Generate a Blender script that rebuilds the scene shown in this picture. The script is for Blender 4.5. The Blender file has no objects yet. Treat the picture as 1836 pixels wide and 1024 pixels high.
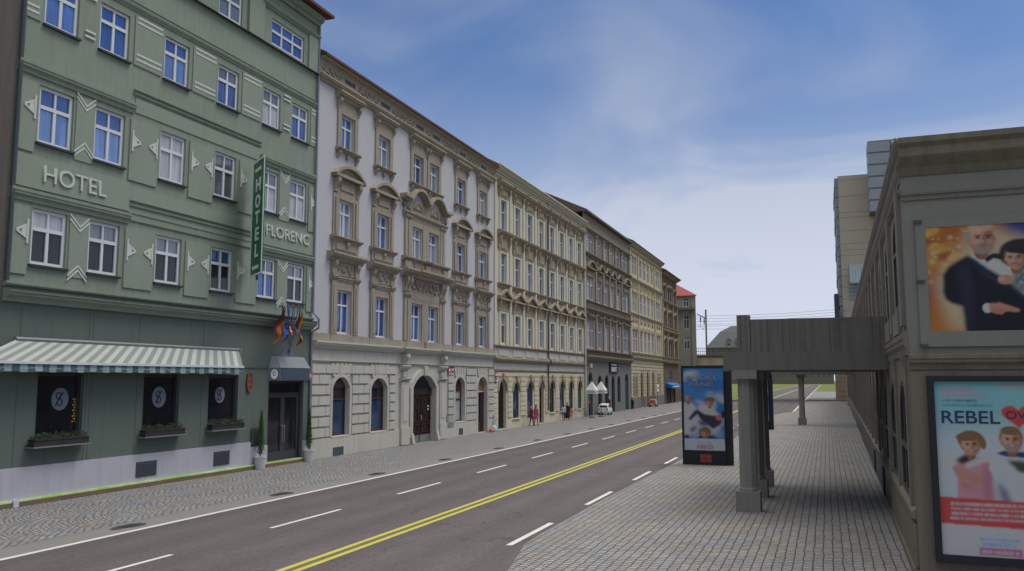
import bpy, bmesh, math, random
from mathutils import Vector, Matrix
R = math.radians
random.seed(7)
scene = bpy.context.scene
COL = scene.collection
PI = math.pi

# ---------------------------------------------------------------- camera, sky, sun, exposure
CAM_H = 3.6
cam = bpy.data.cameras.new("camera")
cam_ob = bpy.data.objects.new("camera", cam)
COL.objects.link(cam_ob)
cam.sensor_width = 36.0
cam.lens = 30.0
cam.clip_start = 0.1
cam.clip_end = 3000.0
cam_ob.location = (0, 0, CAM_H)
cam_ob.rotation_euler = (R(90 + 6.266), 0, 0)
scene.camera = cam_ob

SUN_EL, SUN_AZ = 64.0, 74.0        # azimuth clockwise from +Y
world = bpy.data.worlds.new("World")
scene.world = world
world.use_nodes = True
wn, wl = world.node_tree.nodes, world.node_tree.links
wn.clear()
w_out = wn.new("ShaderNodeOutputWorld")
w_bg = wn.new("ShaderNodeBackground")
w_sky = wn.new("ShaderNodeTexSky")
w_sky.sky_type = 'NISHITA'
w_sky.sun_disc = False
w_sky.sun_elevation = R(SUN_EL)
w_sky.sun_rotation = R(SUN_AZ)
w_sky.ozone_density = 2.0
w_sky.dust_density = 1.0
w_bg.inputs["Strength"].default_value = 0.10
# thin cloud veil: noise over the sky direction, thicker towards the horizon
w_co = wn.new("ShaderNodeTexCoord")
w_sep = wn.new("ShaderNodeSeparateXYZ")
wl.new(w_co.outputs["Generated"], w_sep.inputs[0])
def wmath(op, a, b=None, clamp=False):
    m = wn.new("ShaderNodeMath"); m.operation = op; m.use_clamp = clamp
    for i, x in enumerate((a, b)):
        if x is None: continue
        if isinstance(x, (int, float)): m.inputs[i].default_value = x
        else: wl.new(x, m.inputs[i])
    return m.outputs[0]
w_den = wmath('ADD', wmath('MAXIMUM', w_sep.outputs[2], 0.0), 0.22)
w_px = wmath('DIVIDE', w_sep.outputs[0], w_den)
w_py = wmath('DIVIDE', w_sep.outputs[1], w_den)
w_cmb = wn.new("ShaderNodeCombineXYZ")
wl.new(w_px, w_cmb.inputs[0]); wl.new(w_py, w_cmb.inputs[1])
w_n = wn.new("ShaderNodeTexNoise")
w_n.inputs["Scale"].default_value = 1.55
w_n.inputs["Detail"].default_value = 4
w_n.inputs["Roughness"].default_value = 0.5
w_n.inputs["Distortion"].default_value = 0.6
w_off = wn.new("ShaderNodeVectorMath"); w_off.operation = 'ADD'
w_off.inputs[1].default_value = (2.3, 7.1, 0)
wl.new(w_cmb.outputs[0], w_off.inputs[0])
wl.new(w_off.outputs[0], w_n.inputs["Vector"])
w_hz = wn.new("ShaderNodeMapRange"); w_hz.interpolation_type = 'SMOOTHSTEP'
w_hz.inputs["From Min"].default_value = 0.0; w_hz.inputs["From Max"].default_value = 0.46
w_hz.inputs["To Min"].default_value = 0.95; w_hz.inputs["To Max"].default_value = -0.02
wl.new(w_sep.outputs[2], w_hz.inputs["Value"])
w_cl = wn.new("ShaderNodeMapRange"); w_cl.interpolation_type = 'SMOOTHSTEP'
w_cl.inputs["From Min"].default_value = 0.33; w_cl.inputs["From Max"].default_value = 0.74
w_cl.inputs["To Min"].default_value = 0.0; w_cl.inputs["To Max"].default_value = 0.72
wl.new(w_n.outputs["Fac"], w_cl.inputs["Value"])
w_mask = wmath('ADD', w_hz.outputs[0], w_cl.outputs[0], True)
w_mix = wn.new("ShaderNodeMix"); w_mix.data_type = 'RGBA'
w_tint = wn.new("ShaderNodeMix"); w_tint.data_type = 'RGBA'; w_tint.blend_type = 'MULTIPLY'
w_tint.inputs["Factor"].default_value = 1.0
w_tint.inputs[7].default_value = (0.30, 0.44, 0.62, 1)
wl.new(w_sky.outputs[0], w_tint.inputs[6])
wl.new(w_mask, w_mix.inputs["Factor"])
wl.new(w_tint.outputs[2], w_mix.inputs[6])
w_cc = wn.new("ShaderNodeMix"); w_cc.data_type = 'RGBA'
wl.new(w_hz.outputs[0], w_cc.inputs["Factor"])
w_cc.inputs[6].default_value = (2.20, 2.62, 3.55, 1)             # grey-blue cloud aloft
w_cc.inputs[7].default_value = (4.30, 4.55, 5.35, 1)             # pale haze over the roofs
wl.new(w_cc.outputs[2], w_mix.inputs[7])
w_top = wn.new("ShaderNodeMapRange"); w_top.interpolation_type = 'SMOOTHSTEP'
w_top.inputs["From Min"].default_value = 0.50; w_top.inputs["From Max"].default_value = 0.80
wl.new(w_sep.outputs[2], w_top.inputs["Value"])
w_top_fill = wn.new("ShaderNodeMix"); w_top_fill.data_type = 'RGBA'
wl.new(w_top.outputs[0], w_top_fill.inputs["Factor"])
wl.new(w_mix.outputs[2], w_top_fill.inputs[6])
w_top_fill.inputs[7].default_value = (11.5, 11.2, 10.6, 1)          # bright cloud added overhead, out of view, as top fill light
wl.new(w_top_fill.outputs[2], w_bg.inputs["Color"])
wl.new(w_bg.outputs[0], w_out.inputs[0])

sun = bpy.data.lights.new("sun", 'SUN')
sun.energy = 1.1
sun.angle = R(25)
sun.color = (1.0, 0.96, 0.90)
sun_ob = bpy.data.objects.new("sun", sun)
COL.objects.link(sun_ob)
sd = Vector((math.sin(R(SUN_AZ)) * math.cos(R(SUN_EL)), math.cos(R(SUN_AZ)) * math.cos(R(SUN_EL)), math.sin(R(SUN_EL))))
sun_ob.rotation_euler = sd.to_track_quat('Z', 'Y').to_euler()
sun_ob.location = sd * 80

scene.view_settings.view_transform = 'Standard'
scene.view_settings.look = 'None'
scene.view_settings.gamma = 1.0
scene.view_settings.use_curve_mapping = False
scene.view_settings.exposure = 0.68

# ---------------------------------------------------------------- street frame
TH = R(20.1241)                       # street direction, clockwise from +Y
ORG = (-9.0664, 38.3164)              # foot of the party wall between the hotel and its neighbour
def sdir(t): return (math.sin(t), math.cos(t))
def ndir(t): return (math.cos(t), -math.sin(t))
def S(al, ac, z=0.0):                 # along the street, across it (to the right), up
    s, n = sdir(TH), ndir(TH)
    return Vector((ORG[0] + al * s[0] + ac * n[0], ORG[1] + al * s[1] + ac * n[1], z))
TF = TH - 0.0055                      # left row of houses
TR = TH + 0.0124                      # wall of the long hall on the right
LEFT_O = S(0, -0.1)
RIGHT_O = S(0, 23.35)
def LF(u, d, z=0.0):                  # point in front of the left row
    s, n = sdir(TF), ndir(TF)
    return Vector((LEFT_O.x + u * s[0] + d * n[0], LEFT_O.y + u * s[1] + d * n[1], z))
def rot_of(xd): return math.atan2(xd[1], xd[0])
ROT_LEFT = rot_of(sdir(TF))                                   # local x along the street, local -y towards it
ROT_RIGHT = rot_of((-sdir(TR)[0], -sdir(TR)[1]))              # local x towards the camera, local -y towards the street
ROT_FACE = rot_of(ndir(TH))                                   # local x across, local -y towards the camera
ROT_STREET = rot_of(sdir(TH))                                 # local x along, local y = minus across

# ---------------------------------------------------------------- materials
M = {}
def nd(nt, t, **kw):
    n = nt.nodes.new(t)
    for k, v in kw.items(): setattr(n, k, v)
    return n
def base_mat(name):
    m = bpy.data.materials.new(name); m.use_nodes = True
    return m, m.node_tree, m.node_tree.nodes["Principled BSDF"]
def mth(nt, op, a, b=None, c=None, clamp=False):
    n = nd(nt, "ShaderNodeMath", operation=op); n.use_clamp = clamp
    for i, x in enumerate((a, b, c)):
        if x is None: continue
        if isinstance(x, (int, float)): n.inputs[i].default_value = x
        else: nt.links.new(x, n.inputs[i])
    return n.outputs[0]
def noise(nt, vec, scale, detail=4, rough=0.55, dist=0.0):
    n = nd(nt, "ShaderNodeTexNoise")
    n.inputs["Scale"].default_value = scale; n.inputs["Detail"].default_value = detail
    n.inputs["Roughness"].default_value = rough; n.inputs["Distortion"].default_value = dist
    nt.links.new(vec, n.inputs["Vector"])
    return n.outputs["Fac"]
def scaled(nt, vec, sx, sy, sz):
    n = nd(nt, "ShaderNodeVectorMath", operation='MULTIPLY')
    nt.links.new(vec, n.inputs[0]); n.inputs[1].default_value = (sx, sy, sz)
    return n.outputs[0]
def pmat(name, col, rough=0.85, var=0.14, vs=0.7, fine=0.10, fs=14, streak=0.0, bump=0.0, bs=25, metal=0.0, spec=0.3, emit=0.0, tint=None, ss=1.6):
    m, nt, b = base_mat(name)
    co = nd(nt, "ShaderNodeTexCoord").outputs["Object"]
    v = mth(nt, 'MULTIPLY_ADD', noise(nt, co, vs), 2 * var, 1 - var)
    v = mth(nt, 'MULTIPLY', v, mth(nt, 'MULTIPLY_ADD', noise(nt, co, fs, 3), 2 * fine, 1 - fine))
    if streak:
        st = noise(nt, scaled(nt, co, 3.0, 3.0, 0.22 if ss < 3 else 0.03), ss, 4, 0.6)
        st = mth(nt, 'MULTIPLY', mth(nt, 'SUBTRACT', st, 0.45, clamp=True), streak * 3.2)
        v = mth(nt, 'SUBTRACT', v, st)
    sc = nd(nt, "ShaderNodeVectorMath", operation='SCALE')
    if tint is None:
        sc.inputs[0].default_value = col
    else:
        mx = nd(nt, "ShaderNodeMix"); mx.data_type = 'RGBA'
        mx.inputs[6].default_value = (*col, 1); mx.inputs[7].default_value = (*tint, 1)
        f = nd(nt, "ShaderNodeMapRange"); f.inputs["From Min"].default_value = 0.42; f.inputs["From Max"].default_value = 0.62
        nt.links.new(noise(nt, co, vs * 1.7, 5, 0.6), f.inputs["Value"]); nt.links.new(f.outputs[0], mx.inputs["Factor"])
        nt.links.new(mx.outputs[2], sc.inputs[0])
    nt.links.new(v, sc.inputs["Scale"])
    nt.links.new(sc.outputs[0], b.inputs["Base Color"])
    b.inputs["Roughness"].default_value = rough; b.inputs["Metallic"].default_value = metal
    b.inputs["Specular IOR Level"].default_value = spec
    if bump:
        bp = nd(nt, "ShaderNodeBump"); bp.inputs["Strength"].default_value = bump; bp.inputs["Distance"].default_value = 0.02
        nt.links.new(noise(nt, co, bs, 4), bp.inputs["Height"]); nt.links.new(bp.outputs[0], b.inputs["Normal"])
    if emit:
        nt.links.new(sc.outputs[0], b.inputs["Emission Color"]); b.inputs["Emission Strength"].default_value = emit
    M[name] = m
    return m
def glass(name, col, metal=0.5, rough=0.06, var=0.35):
    m, nt, b = base_mat(name)
    co = nd(nt, "ShaderNodeTexCoord").outputs["Object"]
    v = mth(nt, 'MULTIPLY_ADD', noise(nt, co, 0.8, 2), 2 * var, 1 - var)
    v = mth(nt, 'MULTIPLY', v, mth(nt, 'MULTIPLY_ADD', noise(nt, scaled(nt, co, 9, 9, 0.5), 1.0, 3), 0.9, 0.55))
    sc = nd(nt, "ShaderNodeVectorMath", operation='SCALE'); sc.inputs[0].default_value = col
    nt.links.new(v, sc.inputs["Scale"]); nt.links.new(sc.outputs[0], b.inputs["Base Color"])
    b.inputs["Metallic"].default_value = metal; b.inputs["Roughness"].default_value = rough
    bp = nd(nt, "ShaderNodeBump"); bp.inputs["Strength"].default_value = 0.05; bp.inputs["Distance"].default_value = 0.05
    nt.links.new(noise(nt, co, 1.3, 1), bp.inputs["Height"]); nt.links.new(bp.outputs[0], b.inputs["Normal"])
    M[name] = m

# plaster, stone and paint
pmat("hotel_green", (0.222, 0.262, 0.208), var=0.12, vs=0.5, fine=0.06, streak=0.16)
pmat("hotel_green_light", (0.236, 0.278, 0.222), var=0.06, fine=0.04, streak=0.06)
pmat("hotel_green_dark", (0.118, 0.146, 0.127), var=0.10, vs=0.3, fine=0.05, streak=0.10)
pmat("hotel_plinth", (0.42, 0.42, 0.47), var=0.06, fine=0.05, streak=0.14)
pmat("white_paint", (0.52, 0.54, 0.51), var=0.05, fine=0.05)
pmat("white_frame", (0.60, 0.61, 0.64), rough=0.5, var=0.05, fine=0.04)
pmat("white_plaster", (0.455, 0.45, 0.47), var=0.08, vs=0.3, fine=0.05, streak=0.04)
pmat("cream_stone", (0.475, 0.46, 0.405), var=0.10, vs=0.5, fine=0.07, streak=0.16, bump=0.2)
pmat("sandstone", (0.315, 0.272, 0.212), var=0.16, vs=1.1, fine=0.10, streak=0.20, bump=0.3)
pmat("carved_sandstone", (0.255, 0.218, 0.168), var=0.30, vs=3.5, fine=0.30, fs=9, streak=0.1, bump=0.8, bs=9)
pmat("yellow_plaster", (0.56, 0.51, 0.375), var=0.08, vs=0.4, fine=0.06, streak=0.14)
pmat("yellow_pale", (0.52, 0.505, 0.42), var=0.08, vs=0.4, fine=0.06, streak=0.10)
pmat("ochre_stone", (0.315, 0.262, 0.185), var=0.20, vs=1.2, fine=0.15, streak=0.18, bump=0.3)
pmat("grey_brown_plaster", (0.290, 0.248, 0.198), var=0.14, vs=0.5, fine=0.1, streak=0.2, tint=(0.25, 0.212, 0.178))
pmat("brown_stone", (0.225, 0.185, 0.135), var=0.22, vs=0.9, fine=0.2, streak=0.2, bump=0.3)
pmat("slate_plaster", (0.172, 0.165, 0.158), var=0.10, vs=0.5, fine=0.08, streak=0.2)
pmat("cream_yellow", (0.475, 0.420, 0.285), var=0.14, vs=0.6, fine=0.1, streak=0.2)
pmat("cream_ornament", (0.41, 0.36, 0.25), var=0.22, vs=2.0, fine=0.2, streak=0.15, bump=0.4)
pmat("dark_brown_brick", (0.125, 0.092, 0.065), var=0.25, vs=1.2, fine=0.2, streak=0.15)
pmat("dark_ornament", (0.30, 0.245, 0.155), var=0.25, vs=1.5, fine=0.2, streak=0.15)
pmat("beige_grey_plaster", (0.34, 0.31, 0.24), var=0.1, vs=0.4, fine=0.06, streak=0.15)
pmat("neighbour_plaster", (0.10, 0.088, 0.078), var=0.1, vs=0.4, fine=0.05, streak=0.25)
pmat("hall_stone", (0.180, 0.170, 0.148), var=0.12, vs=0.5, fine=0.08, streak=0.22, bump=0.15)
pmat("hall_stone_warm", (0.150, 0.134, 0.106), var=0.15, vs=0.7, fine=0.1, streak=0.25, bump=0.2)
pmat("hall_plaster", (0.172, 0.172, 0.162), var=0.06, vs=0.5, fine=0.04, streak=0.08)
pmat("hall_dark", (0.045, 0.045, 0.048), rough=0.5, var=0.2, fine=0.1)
pmat("tower_cladding", (0.365, 0.325, 0.268), var=0.06, vs=0.15, fine=0.05, streak=0.06)
pmat("tower_side", (0.19, 0.22, 0.26), var=0.1, fine=0.05)
pmat("blue_grey_metal", (0.23, 0.26, 0.31), rough=0.55, var=0.06, vs=0.4, fine=0.04)
pmat("concrete", (0.128, 0.127, 0.118), var=0.16, vs=0.6, fine=0.14, fs=10, streak=0.25, bump=0.2)
pmat("concrete_streaked", (0.134, 0.133, 0.124), var=0.10, vs=0.6, fine=0.12, fs=10, streak=0.5, ss=5.5, bump=0.2)
pmat("concrete_column", (0.190, 0.189, 0.176), var=0.12, vs=0.8, fine=0.14, fs=12, streak=0.15, bump=0.25)
pmat("pillar_stone", (0.27, 0.215, 0.150), var=0.2, vs=0.8, fine=0.12, streak=0.1)
pmat("viaduct_stone", (0.476, 0.399, 0.273), var=0.2, vs=0.6, fine=0.15, streak=0.2)
pmat("red_tile", (0.115, 0.048, 0.036), rough=0.8, var=0.2, vs=1.5, fine=0.2)
pmat("dark_tile", (0.120, 0.090, 0.078), rough=0.8, var=0.2, vs=1.5, fine=0.2)
pmat("bright_red_tile", (0.26, 0.065, 0.058), rough=0.8, var=0.12, vs=1.0, fine=0.12)
pmat("slate_roof", (0.10, 0.11, 0.115), rough=0.7, var=0.2, vs=0.4, fine=0.15)
# metal, wood, cloth, plants
pmat("dark_metal", (0.030, 0.032, 0.038), rough=0.45, var=0.1, fine=0.05, spec=0.5)
pmat("iron", (0.055, 0.055, 0.058), rough=0.6, var=0.2, fine=0.1)
pmat("galvanised", (0.220, 0.230, 0.240), rough=0.5, var=0.1, metal=0.3)
pmat("grey_blue_paint", (0.13, 0.16, 0.19), rough=0.5, var=0.06)
pmat("canopy_grey", (0.20, 0.22, 0.235), rough=0.6, var=0.1, vs=1.5)
pmat("navy_paint", (0.060, 0.085, 0.120), rough=0.5, var=0.1)
pmat("vent_grey", (0.060, 0.075, 0.085), rough=0.6, var=0.1)
pmat("door_brown", (0.030, 0.012, 0.011), rough=0.5, var=0.25, vs=2, fine=0.15, streak=0.1)
pmat("door_dark", (0.014, 0.010, 0.010), rough=0.5, var=0.2)
pmat("door_teal", (0.012, 0.075, 0.090), rough=0.5, var=0.2)
pmat("frame_brown", (0.060, 0.033, 0.024), rough=0.5, var=0.2)
pmat("head_brown", (0.085, 0.050, 0.038), rough=0.6, var=0.2)
pmat("oak_panel", (0.23, 0.135, 0.055), rough=0.6, var=0.15, vs=2)
pmat("maroon_panel", (0.085, 0.022, 0.020), rough=0.5, var=0.15)
pmat("sign_green", (0.008, 0.165, 0.078), rough=0.4, var=0.04, fine=0.02)
pmat("sign_white", (0.88, 0.88, 0.87), rough=0.5, var=0.03, fine=0.02)
pmat("letter_grey", (0.50, 0.53, 0.48), rough=0.6, var=0.05)
pmat("awning_pale", (0.40, 0.43, 0.39), rough=0.9, var=0.08, vs=1.0)
pmat("awning_dark", (0.225, 0.245, 0.225), rough=0.9, var=0.08, vs=1.0)
pmat("valance_teal", (0.060, 0.130, 0.140), rough=0.9, var=0.2, vs=2)
pmat("valance_pale", (0.27, 0.36, 0.37), rough=0.9, var=0.2, vs=2)
pmat("lime_strip", (0.36, 0.62, 0.12), rough=0.5, var=0.25, vs=0.8, tint=(0.62, 0.72, 0.42))
pmat("kerb_brown", (0.165, 0.115, 0.075), var=0.2, vs=1.5, fine=0.15)
pmat("leaf_green", (0.040, 0.095, 0.022), rough=0.7, var=0.35, vs=6, fine=0.2)
pmat("leaf_olive", (0.050, 0.065, 0.028), rough=0.7, var=0.4, vs=6, fine=0.2)
pmat("trough_dark", (0.030, 0.028, 0.036), rough=0.7, var=0.1)
pmat("pot_white", (0.52, 0.52, 0.54), rough=0.6, var=0.08)
pmat("plaque_brown", (0.16, 0.055, 0.040), rough=0.5, var=0.3, vs=4)
pmat("parasol_cloth", (0.66, 0.65, 0.61), rough=0.9, var=0.06)
pmat("awning_blue", (0.030, 0.140, 0.420), rough=0.7, var=0.1)
pmat("rubber", (0.02, 0.02, 0.02), rough=0.8)
pmat("car_white", (0.68, 0.68, 0.67), rough=0.3, var=0.03, spec=0.5)
pmat("car_orange", (0.52, 0.13, 0.06), rough=0.3, var=0.05, spec=0.5)
pmat("lamp_red", (0.35, 0.02, 0.02), rough=0.3)
pmat("skin", (0.42, 0.24, 0.17), rough=0.6, var=0.05)
for nm, c in dict(flag_black=(0.015, 0.015, 0.017), flag_red=(0.42, 0.030, 0.045), flag_gold=(0.62, 0.36, 0.02), flag_blue=(0.020, 0.050, 0.30),
                  flag_white=(0.62, 0.62, 0.64), cloth_pink=(0.45, 0.10, 0.17), cloth_dark=(0.020, 0.022, 0.030), cloth_red=(0.20, 0.025, 0.025),
                  cloth_salmon=(0.55, 0.20, 0.16), cloth_jeans=(0.045, 0.055, 0.090), cloth_white=(0.55, 0.57, 0.62), cloth_teal=(0.10, 0.17, 0.19),
                  hair_brown=(0.055, 0.030, 0.020), hair_grey=(0.35, 0.35, 0.35), bag_green=(0.10, 0.25, 0.17), plate_red=(0.36, 0.04, 0.045),
                  plate_blue=(0.02, 0.04, 0.14)).items():
    pmat(nm, c, rough=0.85, var=0.12, vs=4)
glass("glass_blue", (0.20, 0.30, 0.52), 0.75)
glass("glass_deep", (0.10, 0.17, 0.36), 0.7)
glass("glass_pale", (0.36, 0.42, 0.52), 0.6)
glass("glass_navy", (0.060, 0.100, 0.210), 0.55)
glass("glass_dark", (0.035, 0.040, 0.050), 0.3)
glass("glass_grey", (0.20, 0.22, 0.25), 0.6)
glass("glass_shop", (0.016, 0.017, 0.022), 0.0, 0.08)
glass("glass_curtain", (0.42, 0.42, 0.46), 0.15, 0.25, 0.18)

def street_mat():
    # asphalt with wheel-worn streaks
    m, nt, b = base_mat("asphalt")
    co = nd(nt, "ShaderNodeTexCoord").outputs["Object"]
    v = mth(nt, 'MULTIPLY_ADD', noise(nt, co, 0.5, 5, 0.6), 0.34, 0.83)
    v = mth(nt, 'MULTIPLY', v, mth(nt, 'MULTIPLY_ADD', noise(nt, scaled(nt, co, 0.35, 3.0, 1), 2.2, 5, 0.6), 0.36, 0.82))
    v = mth(nt, 'MULTIPLY', v, mth(nt, 'MULTIPLY_ADD', noise(nt, scaled(nt, co, 1.0, 2.0, 1), 7, 6, 0.8), 1.5, 0.25))
    mx = nd(nt, "ShaderNodeMix"); mx.data_type = 'RGBA'
    mx.inputs[6].default_value = (0.092, 0.082, 0.086, 1); mx.inputs[7].default_value = (0.110, 0.094, 0.096, 1)
    nt.links.new(noise(nt, co, 1.1, 4), mx.inputs["Factor"])
    sp = nd(nt, "ShaderNodeSeparateXYZ"); nt.links.new(co, sp.inputs[0])
    tr = mth(nt, 'SINE', mth(nt, 'MULTIPLY', sp.outputs[1], 4.2))
    v = mth(nt, 'MULTIPLY', v, mth(nt, 'MULTIPLY_ADD', mth(nt, 'MULTIPLY', tr, noise(nt, scaled(nt, co, 0.1, 1, 1), 0.8, 3)), 0.14, 1.0))
    vo = nd(nt, "ShaderNodeTexVoronoi", feature='DISTANCE_TO_EDGE'); vo.inputs["Scale"].default_value = 0.16
    wv = nd(nt, "ShaderNodeTexNoise"); wv.inputs["Scale"].default_value = 0.9; nt.links.new(co, wv.inputs["Vector"])
    wa = nd(nt, "ShaderNodeVectorMath", operation='MULTIPLY_ADD'); nt.links.new(wv.outputs["Color"], wa.inputs[0]); wa.inputs[1].default_value = (2.2, 2.2, 0); nt.links.new(co, wa.inputs[2])
    nt.links.new(wa.outputs[0], vo.inputs["Vector"])
    ck = nd(nt, "ShaderNodeMapRange"); ck.inputs["From Min"].default_value = 0.0; ck.inputs["From Max"].default_value = 0.006; ck.inputs["To Min"].default_value = 0.72; ck.inputs["To Max"].default_value = 1.0
    nt.links.new(vo.outputs["Distance"], ck.inputs["Value"]); v = mth(nt, 'MULTIPLY', v, ck.outputs[0])
    sc = nd(nt, "ShaderNodeVectorMath", operation='SCALE')
    nt.links.new(mx.outputs[2], sc.inputs[0]); nt.links.new(v, sc.inputs["Scale"])
    nt.links.new(sc.outputs[0], b.inputs["Base Color"]); b.inputs["Roughness"].default_value = 0.9
    b.inputs["Specular IOR Level"].default_value = 0.2
    bp = nd(nt, "ShaderNodeBump"); bp.inputs["Strength"].default_value = 0.4; bp.inputs["Distance"].default_value = 0.02
    nt.links.new(noise(nt, co, 35, 3), bp.inputs["Height"]); nt.links.new(bp.outputs[0], b.inputs["Normal"])
    M["asphalt"] = m
    pmat("gutter_asphalt", (0.185, 0.180, 0.172), var=0.12, vs=0.8, fine=0.12)
    pmat("road_white", (0.558, 0.540, 0.513), var=0.14, vs=1.5, fine=0.16, fs=22)
    pmat("road_yellow", (0.425, 0.391, 0.076), var=0.16, vs=1.5, fine=0.16, fs=22)
    pmat("road_worn", (0.125, 0.112, 0.060), var=0.16, vs=1.5, fine=0.16, fs=22)
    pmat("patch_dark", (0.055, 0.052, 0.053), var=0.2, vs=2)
    # paving: one brick pattern warped by noise, or by arcs for the fan-laid setts
    def paving(name, c1, c2, joint, row, width, mortar, warp, fan):
        m, nt, b = base_mat(name)
        co = nd(nt, "ShaderNodeTexCoord").outputs["Object"]
        nz = nd(nt, "ShaderNodeTexNoise"); nz.inputs["Scale"].default_value = 2.4; nz.inputs["Detail"].default_value = 3
        nt.links.new(co, nz.inputs["Vector"])
        sub = nd(nt, "ShaderNodeVectorMath", operation='MULTIPLY_ADD')
        nt.links.new(nz.outputs["Color"], sub.inputs[0]); sub.inputs[1].default_value = (warp, warp, 0); nt.links.new(co, sub.inputs[2])
        sp = nd(nt, "ShaderNodeSeparateXYZ"); nt.links.new(sub.outputs[0], sp.inputs[0])
        cb = nd(nt, "ShaderNodeCombineXYZ")
        if fan:
            a = mth(nt, 'ABSOLUTE', mth(nt, 'SINE', mth(nt, 'MULTIPLY', sp.outputs[1], PI / fan)))
            nt.links.new(sp.outputs[1], cb.inputs[0])
            nt.links.new(mth(nt, 'MULTIPLY_ADD', a, 0.38, sp.outputs[0]), cb.inputs[1])
        else:
            nt.links.new(mth(nt, 'MULTIPLY', sp.outputs[0], 0.55), cb.inputs[0]); nt.links.new(sp.outputs[1], cb.inputs[1])
        br = nd(nt, "ShaderNodeTexBrick")
        br.inputs["Scale"].default_value = 1.0; br.inputs["Row Height"].default_value = row; br.inputs["Brick Width"].default_value = width
        br.inputs["Mortar Size"].default_value = mortar; br.inputs["Mortar Smooth"].default_value = 0.4
        br.inputs["Color1"].default_value = (*c1, 1); br.inputs["Color2"].default_value = (*c2, 1); br.inputs["Mortar"].default_value = (*joint, 1)
        nt.links.new(cb.outputs[0], br.inputs["Vector"])
        v = mth(nt, 'MULTIPLY_ADD', noise(nt, co, 0.55, 5, 0.65), 0.5, 0.75)
        v = mth(nt, 'MULTIPLY', v, mth(nt, 'MULTIPLY_ADD', noise(nt, co, 8, 6, 0.8), 1.3, 0.35))
        tn = nd(nt, "ShaderNodeMix"); tn.data_type = 'RGBA'
        tn.inputs[6].default_value = (1.03, 1.0, 0.96, 1); tn.inputs[7].default_value = (0.93, 0.98, 1.08, 1)
        tr = nd(nt, "ShaderNodeMapRange"); tr.inputs["From Min"].default_value = 0.42; tr.inputs["From Max"].default_value = 0.62
        nt.links.new(noise(nt, co, 0.9, 4), tr.inputs["Value"]); nt.links.new(tr.outputs[0], tn.inputs["Factor"])
        mu = nd(nt, "ShaderNodeMix"); mu.data_type = 'RGBA'; mu.blend_type = 'MULTIPLY'; mu.inputs["Factor"].default_value = 1
        nt.links.new(br.outputs["Color"], mu.inputs[6]); nt.links.new(tn.outputs[2], mu.inputs[7])
        sc = nd(nt, "ShaderNodeVectorMath", operation='SCALE')
        nt.links.new(mu.outputs[2], sc.inputs[0]); nt.links.new(v, sc.inputs["Scale"])
        nt.links.new(sc.outputs[0], b.inputs["Base Color"]); b.inputs["Roughness"].default_value = 0.85
        b.inputs["Specular IOR Level"].default_value = 0.25
        bp = nd(nt, "ShaderNodeBump"); bp.inputs["Strength"].default_value = 0.5; bp.inputs["Distance"].default_value = 0.02
        bp.invert = True
        nt.links.new(br.outputs["Fac"], bp.inputs["Height"]); nt.links.new(bp.outputs[0], b.inputs["Normal"])
        M[name] = m
    paving("setts_fan", (0.320, 0.312, 0.300), (0.215, 0.212, 0.208), (0.095, 0.092, 0.090), 0.13, 0.15, 0.026, 0.20, 1.7)
    paving("setts_rows", (0.292, 0.280, 0.266), (0.226, 0.220, 0.212), (0.058, 0.056, 0.055), 0.185, 0.085, 0.0155, 0.085, 0)
    # mown grass in bands
    m, nt, b = base_mat("grass")
    co = nd(nt, "ShaderNodeTexCoord").outputs["Object"]
    mx = nd(nt, "ShaderNodeMix"); mx.data_type = 'RGBA'
    mx.inputs[6].default_value = (0.065, 0.085, 0.006, 1); mx.inputs[7].default_value = (0.125, 0.145, 0.010, 1)
    nt.links.new(noise(nt, scaled(nt, co, 0.05, 0.006, 1), 1.0, 4), mx.inputs["Factor"])
    nt.links.new(mx.outputs[2], b.inputs["Base Color"]); b.inputs["Roughness"].default_value = 1.0
    M["grass"] = m
    # brick and ashlar walls far off
street_mat()

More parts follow.
